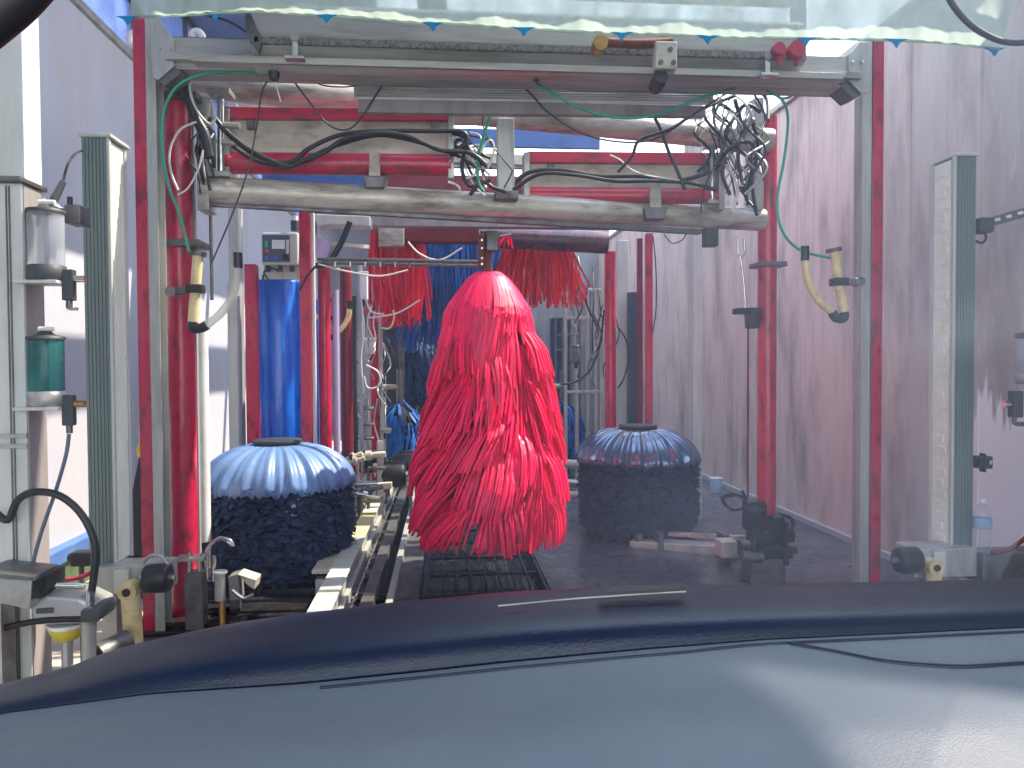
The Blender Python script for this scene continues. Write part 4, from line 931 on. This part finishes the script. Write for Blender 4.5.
post('pair left red post on the right side of the tunnel', 638, 643, 238, 7.4, maroon)
post('bright slim red post right of the paired dark one', 646.5, 653, 233, 7.0)
post('dark navy panel between red brush and right pipe frame', 553, 572, 318, 11.8, navyf, 'navy_curtain', cat='curtain')
post('grey panel post behind the right red posts', 618, 629, 240, 8.4, lgrey, 'grey_post')
hose('thin_cable','thin black cable hanging beside the right slim red post','cable',[(653,236),(656,270),(656,310),(652,335)],.6,black,6.95)
hose('thin_cable','dark cable loop beside the right round red post','cable',[(617,326),(626,340),(628,360),(624,378),(618,388)],.8,black,7.4)
hose('thin_cable','small dark cable loop below the pipe right side','cable',[(664,234),(672,243),(682,240),(686,234)],.6,black,4.9)
hose('black_hose','black flexible hose sagging along far right frame','hose',[(560,384),(575,382),(590,370),(600,345),(604,310)],1.0,black,7.8)
# far clutter frames on right (580-605) and left (360-440)
def frame(label, xs, ys, Y, mm, wd=3):
    h = thing('pipe_frame', label, 'frame', (P(sum(xs)/len(xs),400,Y).x, Y, 0))
    zt_ = P(xs[0],ys[0],Y).z
    for x in xs: 
        p = P(x,380,Y); MB().box((p.x-m(wd/2,Y),Y,0),(p.x+m(wd/2,Y),Y+.06,zt_)).build('upright', mm, h, .004)
    for y in ys:
        a, b = P(xs[0],y,Y), P(xs[-1],y,Y); MB().box((a.x,Y-.02,a.z-m(wd/2,Y)),(b.x,Y+.0,a.z+m(wd/2,Y))).build('crossbar', mm, h, .004)
    return h
frame('grey pipe frame between red brush and right red posts', [566,577,588,596,601], [290,318,392], 8.8, steelv)
frame('darker pipe frame deeper behind the right far brush', [556,563,571,580], [318,335,350], 10.5, dsteel, 2)
frame('grey pipe frame left of the far blue brush', [362,367,384], [398,300], 8.6, steelv, 2.5)
for i, (x, y, w, hh, Y, mm, l) in enumerate(((364,272,8,28,7.1,white,'white box mounted on the slim grey cable post'),(576,345,8,18,8.5,dsteel,'grey cylinder block on the right pipe frame'),(370,338,9,16,8.0,white,'small white box above the left cable tangle'),(384,428,14,5,8.3,lgrey,'pale horizontal nozzle block above far blue brush'))):
    a, b = P(x-w/2,y,Y), P(x+w/2,y+hh,Y)
    hb = thing('junction_box', l, 'box', ((a.x+b.x)/2, Y, b.z))
    MB().box((a.x,Y-.05,b.z),(b.x,Y+.04,a.z)).build('case', mm, hb, .012)
    MB().box((a.x-.01,Y-.06,a.z-.03),(b.x+.01,Y-.04,a.z)).build('lid', mm, hb, .006)
    MB().cyl(((a.x+b.x)/2,Y,b.z),((a.x+b.x)/2,Y,b.z-.06), .02, n=12).build('gland', dgrey, hb)
wl_ = ['white cable looping from the white box','white cable trailing right toward the curtain','white cable coil low on the slim post','white cable sagging behind the spray bar','yellowed hose arc in front of the far frame','white cable dropping down the slim post','long white cable sagging under blue curtain']
wp = [[(362,282),(366,300),(372,312),(384,314)],[(368,318),(384,316),(400,312),(420,300)],[(366,365),(378,372),(380,385),(368,388),(364,376)],[(318,264),(350,272),(380,276),(408,270)],[(382,328),(390,328),(394,318),(393,310)],[(361,300),(364,330),(361,360),(364,392)],[(408,242),(420,254),(440,260),(462,248)]]
for l, p in zip(wl_, wp): hose('white_cable', l, 'cable', p, .9, cream if 'yellow' in l else wcable, 6.9 if 'bar' not in l else 5.3)
bl = ['black cable looping over the spray bar left end','thick black drooping hose above the spray bar','black cable below the control box']
bp_ = [[(300,290),(308,275),(322,262),(336,262)],[(316,266),(328,262),(340,245),(350,222)],[(268,279),(264,272),(272,268),(280,272)]]
for l, p, r_ in zip(bl, bp_, (1.2, 3, .8)): hose('black_hose', l, 'hose', p, r_, black, 5.4 if 'control' not in l else 5.85)
tag(MB().cyl(P(318,258,6.0), P(324,240,6.0), m(8,6.0), n=20).build('plastic_canister', purple), 'pale mauve canister tilted above the spray bar', 'canister')
h = thing('grey_duct', 'light grey angled duct under the long pipe at left', 'duct', P(340,225,6.0))
MB().prism([P(312,214,6.0),P(370,216,6.0),P(370,226,6.0),P(330,224,6.0),P(318,226,6.0)], (0,.2,0)).build('duct', lgrey, h, .006)
MB().beam(P(330,244,6.1), P(368,247,6.4), .04, .03).build('strap', beige, h)
# fascia boards in the back
tag(MB().box((P(180,110,9).x,9,P(180,118,9).z),(P(500,110,9).x,9.05,P(180,100,9).z)).build('blue_board', bluep, bev=.004), 'blue fascia board high behind the left brush arm', 'board')
tag(MB().box((P(262,180,8).x,8,P(262,193,8).z),(P(420,180,8).x,8.05,P(262,168,8).z)).build('blue_board', bluep, bev=.004), 'blue fascia board seen between left arm and long pipe', 'board')
tag(MB().box((P(382,180,7.7).x,7.7,P(382,193,7.7).z),(P(600,180,7.7).x,7.75,P(382,174,7.7).z)).build('maroon_board', maroon, bev=.004), 'dark red board seen between left arm and long pipe', 'board')
tag(MB().box((P(452,135,8.5).x,8.5,P(452,146,8.5).z),(P(600,135,8.5).x,8.55,P(452,128,8.5).z)).build('blue_board', bluep, bev=.004), 'small blue board behind the centre strut', 'board')
h = thing('rear_gantry', 'grey and red rear gantry crossing high behind the arms', 'gantry', (P(300,100,6.6).x,6.6,0))
MB().beam(P(232,150,6.6), P(700,168,6.6), .1, .08).build('crossbeam', grime, h)
MB().beam(P(240,106,6.4), P(700,130,6.4), .1, .06).build('top_beam', grime, h)
for x in (236, 696):
    w = P(x,300,6.5); MB().box((w.x-.04,6.45,0),(w.x+.04,6.6,P(x,104,6.5).z)).build('post', steelv if x < 300 else lgrey, h, .005)
# ============================================================ FLOOR MACHINERY
# conveyor guide rail (left), yellow capped
def ray_floor(px, py, z):
    d = Fw*F + Rv*(px-512) + Uv*(384-py); t = (z-CAM.z)/d.z; return CAM+d*t
h = thing('guide_rail', 'worn yellow and white wheel guide rail along left of track', 'rail', (-.66,6,0))
zr = .2; a = ray_floor(318,612,zr); xg = a.x
for k in range(12):
    MB().box((xg-.055,2.6+k*.87,zr-.012),(xg+.055,2.6+k*.87+.868,zr)).build('cap_plate', yelmet if k in (3,5,6) else lgrey, h, .003)
MB().box((xg-.035,2.6,.0),(xg+.035,13,zr-.013)).build('web', steelv, h)
q = MB()
for k in range(12): q.box((xg-.14,2.8+k*.8,0),(xg-.035,2.86+k*.8,.14))
q.build('foot', steel, h)
MB().box((xg-.16,4.4,zr-.03),(xg-.05,4.9,zr-.01)).build('step_plate', beige, h)
h = thing('inner_rail', 'dark steel conveyor rail beside the worn guide rail', 'rail', (-.4,6,0))
MB().box((-.47,2.6,-.0),(-.4,13,.06)).build('rail', dsteel, h, .004)
MB().box((-.56,2.6,0),(-.53,13,.1)).build('side_rail', steelv, h, .004)
q = MB()
for k in range(26): q.box((-.53,2.8+k*.4,.02),(-.47,2.84+k*.4,.05))
q.build('tie_bar', dsteel, h)
q = MB()
for k in range(90):
    y = 2.7+k*.11; q.tube([(-.5,y,.08),(-.49,y+.05,.09),(-.51,y+.1,.08)], .008, 6, 2)
q.build('drive_chain', chrome, h)
h = thing('inner_rail', 'slim pale conveyor rail left of the centre slot', 'rail', (-.28,6,0))
MB().box((-.34,2.6,-.12),(-.3,13,.03)).build('rail', steelv, h, .004)
MB().box((-.3,2.6,-.12),(-.16,13,-.02)).build('trough', dsteel, h, .004)
# centre grating
q = MB()
for k in range(9): q.box((-.12+k*.09,2.6,-.03),(-.11+k*.09,9,.0))
for k in range(14): q.box((-.13,2.8+k*.45,-.05),(.62,2.83+k*.45,-.03))
tag(q.build('floor_grating', wetd), 'dark floor grating below the red brush, right of the rails', 'grating')
# rollers
rg = 'black conveyor rollers by the guide rail'
for i, (x, y, Y, r_) in enumerate(((394,474,6.6,.10),(403,465,7.4,.10),(408,460,8.2,.1),(370,462,7.0,.09))):
    c0 = P(x, y, Y); z_ = r_+.02
    h = thing('conveyor_roller', ['black roller nearest along the worn guide rail','black roller second along the guide rail','black roller third and farthest along the guide rail','black wheel beside the left machine frame'][i], 'roller', (c0.x, Y, 0), rg)
    MB().lathe([(.03,-.1),(r_,-.1),(r_+.01,-.07),(r_+.01,.07),(r_,.1),(.03,.1)], (c0.x,Y,c0.z), 28, 0).build('tyre', black, h)
    MB().cyl((c0.x-.16,Y,c0.z),(c0.x+.16,Y,c0.z), .025, n=12).build('axle', chrome, h)
    for s in (-.14,.14): MB().box((c0.x+s-.012,Y-.03,0),(c0.x+s+.012,Y+.03,c0.z+.03)).build('stand', dsteel, h)
# wheel arm frame left (380-440,480-520)
h = thing('low_floor_frame', 'low grey swing arm frame between left wheel brush and guide rail', 'arm', P(372,500,6.0))
for (x0,y0,x1,y1,Y) in ((352,488,392,485,6.3),(356,500,385,498,6.0),(345,472,388,470,7.0)):
    MB().beam(P(x0,y0,Y), P(x1,y1,Y), .06, .05).build('bar', beige, h, .006)
MB().box((P(378,470,6.6).x,6.5,0),(P(384,470,6.6).x,6.56,P(380,440,6.6).z)).build('upright', steel, h, .004)
q = MB()
for y in (408,424,438): q.cyl(P(364,y,7.5), P(374,y,7.5), .02, n=10)
q.build('peg', chrome, h)
MB().tube(H([(360,470),(364,456),(376,452),(384,460),(382,470)],6.6), .02, 8).build('hoop', dsteel, h)
# right arm machinery (640-830, 527-560)
h = thing('brush_pivot_boom', 'pale steel swing arm on the floor right of the wheel brush', 'arm', (P(720,545,5.2).x, 5.2, 0))
MB().beam(P(632,545,5.6), P(748,552,5.2), .14, .09).build('arm', steelv, h, .008)
MB().beam(P(640,532,5.7), P(745,538,5.3), .05, .03).build('top_rod', grime, h, .004)
for x, Y in ((637,5.6),(658,5.5),(722,5.25)):
    w = P(x,550,Y); MB().box((w.x-.02,Y-.09,0),(w.x+.02,Y+.06,P(x,532,Y).z)).build('rib', dsteel, h, .003)
p = P(727,548,5.0); MB().box((p.x-.05,4.96,p.z-.06),(p.x+.06,5.1,p.z+.05)).build('valve_block', beige, h, .008)
MB().cyl(P(740,548,5.0), P(760,548,5.0), m(8,5), n=18).build('cylinder', dsteel, h)
h = thing('pivot_block', 'dark pivot block stacked at the foot of right gantry post', 'pivot', (P(768,560,4.7).x-.0, 4.62, 0))
for (x0,y0,x1,y1,Y) in ((748,528,790,540,4.6),(752,545,788,556,4.6),(744,500,762,530,4.66),(770,515,780,575,4.6)):
    a, b = P(x0,y0,Y), P(x1,y1,Y); MB().box((a.x,Y-.08,b.z),(b.x,Y+.04,a.z)).build('block', wetd, h, .012)
PVT = h; a = P(760,570,4.6); MB().box((a.x-.1,4.5,0),(a.x+.12,4.65,P(760,556,4.6).z)).build('foot', dsteel, h, .006)
hose('black_hose','coiled black hose hanging left of the right gantry post','hose',[(725,505),(722,497),(732,494),(744,498),(745,506),(734,510),(726,505),(724,498),(738,495),(746,502),(748,520)],1.6,black,4.9)
hose('black_hose','black hose loop right of the right gantry post foot','hose',[(768,520),(778,515),(790,518),(793,526),(786,534),(776,542),(770,550)],2.0,black,4.7)
hose('black_hose','black hose rising beside the right gantry post','hose',[(764,560),(758,530),(748,505),(742,490)],1.8,black,4.75)
# low bars to the right of red brush
for i, (x0,y0,x1,y1,Y) in enumerate(((552,462,578,464,7.6),(556,482,580,484,6.9),(560,494,582,496,6.6))):
    a, b = P(x0,y0,Y), P(x1,y1,Y)
    q = MB().cyl(a, b, m(4,Y), n=14); q.cyl(a, (a.x,a.y,0), .02, n=10); q.cyl(b, (b.x,b.y,0), .02, n=10)
    tag(q.build('guard_bar', [lgrey, steel, beige][i]), ['upper pale guard bar between red and right wheel brush','middle grey guard bar between red and right wheel brush','lowest beige guard bar between red and right wheel brush'][i], 'bar')
# left valve cluster at (200-255,540-620)
h = thing('valve_manifold', 'cluster of chrome valves and pipes at foot of left gantry post', 'valves', (P(212,600,4.0).x, 4.0, 0))
for k, x in enumerate((190,200,208,214)):
    MB().cyl(P(x,572+k*3,4.0), P(x,552+k,4.0), m(2.2,4), n=12).build('valve', chrome, h)
MB().box((P(176,560,4.0).x,3.96,P(180,560,4.0).z),(P(206,560,4.0).x,4.06,P(180,557,4.0).z)).build('top_plate', steel, h, .002)
MB().box((P(186,565,4.0).x,3.97,0),(P(204,565,4.0).x,4.06,P(190,572,4.0).z)).build('manifold', dsteel, h, .006)
for k in range(3): MB().tube(H([(206+k*2,568),(206+k*2,552-k*2),(213+k*3,542-k*2),(224+k*3,540),(232+k,546)],4.0-.03*k), m(1.4,4), 8).build('loop_pipe', chrome, h)
MB().cyl(P(220,600,3.95), P(220,573,3.95), m(5,3.95), n=16).build('cylinder', steelv, h)
MB().cyl(P(220,573,3.95), P(220,571,3.95), m(7,3.95), n=16).build('cylinder_cap', lgrey, h)
MB().cyl((P(222,605,3.95).x,3.95,0), P(222,600,3.95), m(3,3.95), n=14).build('stem', brass, h)
for (x0,y0,x1,y1,r_) in ((746,512,764,512,5),(766,548,796,550,4),(754,520,754,560,3),(786,522,786,565,3),(742,556,762,558,6)):
    MB().cyl(P(x0,y0,4.5), P(x1,y1,4.5), m(r_,4.5), n=18).build('cylinder', wetd if r_ < 6 else dsteel, PVT)
h = thing('foot_bracket', 'sunlit bent metal bracket below the left wheel brush', 'bracket', (P(246,600,4.2).x, 4.2, 0))
MB().prism([P(238,574,4.2),P(256,580,4.2),P(254,590,4.2),P(246,584,4.2)], (0,.12,0)).build('angle', beige, h, .003)
MB().prism([P(228,577,4.25),P(238,574,4.25),P(240,600,4.25),P(230,602,4.25)], (0,.1,0)).build('plate', steel, h, .003)
MB().box((P(234,600,4.25).x-.02,4.24,0),(P(234,600,4.25).x+.02,4.32,P(234,600,4.25).z)).build('leg', dsteel, h)
MB().tube(H([(232,590),(244,598),(254,594)],4.15), .01, 8).build('pipe', chrome, h)
# black angled guard behind left arch post
h = thing('black_guard', 'black angled guard plate between left column and front arch', 'guard', (P(138,560,4.6).x, 4.6, 0))
MB().prism([P(128,512,4.6),P(142,440,4.6),P(146,440,4.6),P(158,560,4.6),P(128,560,4.6)], (0,.04,0)).build('plate', black, h, .004)
MB().box((P(128,560,4.6).x,4.6,0),(P(158,560,4.6).x,4.66,P(140,556,4.6).z)).build('foot', dgrey, h)
MB().tube(H([(146,440),(140,446),(139,454),(145,458)],4.55), .012, 8).build('yellow_ring', yellow, h)
hose('bent_pipe','bent grey pipe over the left arm roller','pipe',[(143,563),(150,556),(160,556),(168,566),(166,580)],1.6,steel,3.3)
h = thing('drain_tray', 'dark wet drain tray on the floor under the left wheel brush', 'tray', (-1.15,4.7,.001))
MB().box((-1.6,3.95,.001),(-.74,5.6,.02)).build('tray', wetd, h, .004)
for k in range(8): MB().box((-1.58,4.0+k*.2,.02),(-.76,4.05+k*.2,.035)).build('slat', wetd, h)
# small cup by the right wall
p = ray_floor(716,492,0)
h = thing('paper_cup', 'small pale cup on the floor beside the right wall', 'cup', (p.x, p.y, 0))
MB().lathe([(.05,0),(.065,.14),(.06,.14),(.047,.01)], (p.x,p.y,0), 24).build('cup', print_b, h)
MB().lathe([(.06,.139),(.067,.14),(.067,.15),(.06,.152)], (p.x,p.y,0), 24).build('lid', white, h)
# ============================================================ FILM curtain at top
rs = random.Random(31)
h = thing('plastic_film', 'pale green plastic film with blue tips draped across the top', 'film', P(560,0,3.3))
bot = [(126,18),(180,16),(215,14),(260,12),(320,16),(370,19),(430,24),(510,28),(560,32),(625,34),(700,37),(770,39),(850,40),(900,41),(950,44),(1000,50),(1012,46),(1016,20),(1008,-10)]
def boty(x):
    for (x0,y0),(x1,y1) in zip(bot, bot[1:]):
        if x0 <= x <= x1 and x1 > x0: return y0+(y1-y0)*(x-x0)/(x1-x0)
    return 46
rows = []
for j in range(10):
    t = j/9; row = []
    for i in range(181):
        x = 130+i*(884/180) - (1-t)*0; xx = x+ (4*(1-t) if i == 0 else 0); yb_ = boty(min(x,1000)); y = -60+(yb_+60)*t
        if x > 1000: y = -60+(yb_+60)*t*(1-((x-1000)/30))
        dy = .012*math.sin(x*.045+math.sin(x*.011)*3)+.006*math.sin(x*.13+1)+.004*math.sin(x*.37)
        row.append(P(xx, y, 3.3+dy*(.4+.6*t)-.10*math.sin(t*3.0)))
    rows.append(row)
MB().grid(rows).build('sheet', film, h)
edge = []
for i in range(0,179,3): edge.append(rows[9][i]+Vector((0,0,.004)))
MB().tube(edge, .007, 8, 3).build('hem', film, h)
q = MB()
for x in (127,215,326,433,524,622,708,806,897,995):
    y = boty(x)-1; 
    q.prism([P(x-11,y-1,3.27),P(x-4,y+2,3.27),P(x,y+8,3.27),P(x+4,y+2,3.27),P(x+11,y-1,3.27)], (0,.006,0))
q.build('blue_tip', filmb, h)
MB().cyl(P(110,-62,3.3), P(1040,-40,3.3), .03, n=14).build('support_rod', steel, h)
hose('black_cable','thick black cable looping down at the top right corner','cable',[(945,-10),(955,8),(972,26),(995,39),(1015,43),(1040,40)],3.2,mat('black cable sheath', c(60,56,66), .5),3.1)
# coiled pink hose top-left + white ring (lamp) near arch
h = thing('white_ring', 'white ring clip left of the arch top', 'ring', P(133,46,4.3))
MB().tube(H([(138,32),(131,34),(130,42),(135,47),(141,44)],4.3), .018, 10).build('ring', white, h)
h = thing('white_ring', 'white round float on top of the left crossbeam end', 'ring', P(197,40,4.1))
MB().tube(H([(192,38),(193,33),(198,32),(202,36),(201,40)],4.1), .02, 10).build('ring', white, h)
hose('black_hose','black hose arching above the left crossbeam under the film','hose',[(158,17),(170,13),(200,14),(230,22),(246,32)],1.2,black,4.1)
# ============================================================ CAR (seen from inside)
car = thing('car', 'dark blue car whose dashboard and windscreen frame the view', 'car', (0,1.5,0))
xs = list(range(-120,1150,24))
def lerp(tab, x):
    if x <= tab[0][0]: return tab[0][1]
    for (a0,b0),(a1,b1) in zip(tab, tab[1:]):
        if a0 <= x <= a1: return b0+(b1-b0)*(x-a0)/(a1-a0)
    return tab[-1][1]
def smooth_rows(defs):
    rows = []
    for tab, Y in defs: rows.append([P(x, lerp(tab, x), Y(x) if callable(Y) else Y) for x in xs])
    out = []
    for i in range(len(rows)-1):
        a, b, c_, d = rows[max(i-1,0)], rows[i], rows[i+1], rows[min(i+2,len(rows)-1)]
        for k in range(6):
            t = k/6
            out.append([.5*((2*q)+(r_-p)*t+(2*p-5*q+4*r_-s_)*t*t+(3*q-p-3*r_+s_)*t**3) for p,q,r_,s_ in zip(a,b,c_,d)])
    out.append(rows[-1]); return out
T = [(-120,712),(0,686),(70,668),(110,652),(150,642),(200,631),(256,621),(310,614),(400,603),(512,593),(640,587),(768,585),(900,583),(1024,580),(1150,578)]
Bt = [(-120,732),(0,714),(150,694),(300,684),(400,674),(512,662),(640,650),(768,640),(900,634),(1024,628),(1150,624)]
add = lambda tb, d: [(x, y+d) for x, y in tb]
mixt = lambda t: [(x, lerp(T,x)*(1-t)+lerp(Bt,x)*t) for x in xs]
lip = smooth_rows([(add(T,40),1.12),(add(T,10),1.08),(T,1.02),(mixt(.25),.95),(mixt(.6),.89),(mixt(1.0),.87)])
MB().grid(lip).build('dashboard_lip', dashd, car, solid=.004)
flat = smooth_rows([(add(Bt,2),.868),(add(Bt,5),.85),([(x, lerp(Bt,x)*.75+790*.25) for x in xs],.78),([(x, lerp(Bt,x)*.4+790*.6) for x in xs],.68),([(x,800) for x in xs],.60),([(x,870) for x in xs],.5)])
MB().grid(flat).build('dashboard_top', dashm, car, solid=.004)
def on_dash(x, y):
    # distance along the dash surface for a pixel
    by = lerp(Bt, x); t = (y-by)/(790-by); return P(x, y, lerp([(0,.862),(.03,.85),(.25,.78),(.6,.68),(1,.60)], t)-.004)
# recessed panel on the passenger side
rec = [(790,645),(840,654),(880,662),(920,666),(960,668),(1000,666),(1060,662)]
MB().tube([on_dash(x, y-1)+Vector((0,0,.0)) for x, y in rec], .003, 8, 4).build('panel_seam', dashd, car)
MB().tube([on_dash(x, lerp(Bt,x)+ (6 if x < 700 else 4)) for x in range(320,1100,60)], .0022, 8, 4).build('vent_seam', dashd, car)
# thin strip and plate standing in for the highlight along the lip
MB().tube(H([(498,606),(560,600),(620,595.5),(686,591.5)],.945), .0013, 8, 4).build('highlight_strip', steel, car)
MB().prism(H([(600,594),(612,591.5),(686,588.5),(686,592),(604,597)],.945), (0,.02,.0)).build('highlight_plate', dgrey, car)
# bonnet and body
bn = []
for j in range(9):
    t = j/8; Y = 1.25+1.05*t; row = []
    for i in range(17):
        u = -1+2*i/16; z = .80-.20*t**1.3-.05*u*u-.35*max(0,abs(u)-.86)*3-(.0 if t < .9 else .12)
        row.append(Vector((u*.84*(1-.08*t*t), Y, z)))
    bn.append(row)
MB().grid(bn).build('bonnet', paint, car, solid=.004)
MB().box((-.8,1.2,.26),(.8,2.28,.44)).build('front_body', paint, car, .05)
for sx in (-1,1):
    MB().lathe([(.12,-.1),(.28,-.1),(.31,-.07),(.31,.07),(.28,.1),(.12,.1)], (sx*.72,1.75,.31), 36, 0).build('wheel', black, car)
# windscreen
ws = []
for j in range(7):
    t = j/6; row = []
    for i in range(13):
        u = -1+2*i/12; row.append(Vector((u*(.82-.12*t), 1.19-.62*t-.10*u*u, .99+.88*t)))
    ws.append(row)
MB().grid(ws).build('windscreen', windglass, car)
MB().tube(H([(-60,60),(-5,18),(22,-6),(60,-50)],.62), .017, 12).build('pillar', black, car)
# ============================================================ LIGHT
w = bpy.data.worlds.new('world'); S.world = w; w.use_nodes = True; nt = w.node_tree
bg = nt.nodes['Background']
tc = nt.nodes.new('ShaderNodeTexCoord'); sp = nt.nodes.new('ShaderNodeSeparateXYZ'); nt.links.new(tc.outputs['Generated'], sp.inputs[0])
cr = nt.nodes.new('ShaderNodeValToRGB'); nt.links.new(sp.outputs[2], cr.inputs[0])
cr.color_ramp.elements[0].position = 0; cr.color_ramp.elements[0].color = (.96,.96,.95,1)
cr.color_ramp.elements[1].position = .8; cr.color_ramp.elements[1].color = (.58,.70,.93,1)
nt.links.new(cr.outputs[0], bg.inputs[0]); bg.inputs[1].default_value = 1.75
sd = Vector((1, .32, 1.5)).normalized()
sl = bpy.data.lights.new('sun', 'SUN'); sl.energy = 5.2; sl.angle = math.radians(.6); sl.color = (1,.87,.68)
so = bpy.data.objects.new('sun', sl); COL.objects.link(so); so.rotation_euler = sd.to_track_quat('Z','Y').to_euler(); so.location = (6,4,8)
S.view_settings.view_transform = 'Standard'; S.view_settings.look = 'None'; S.view_settings.gamma = 1; S.view_settings.exposure = 1.03
S.view_settings.use_curve_mapping = False
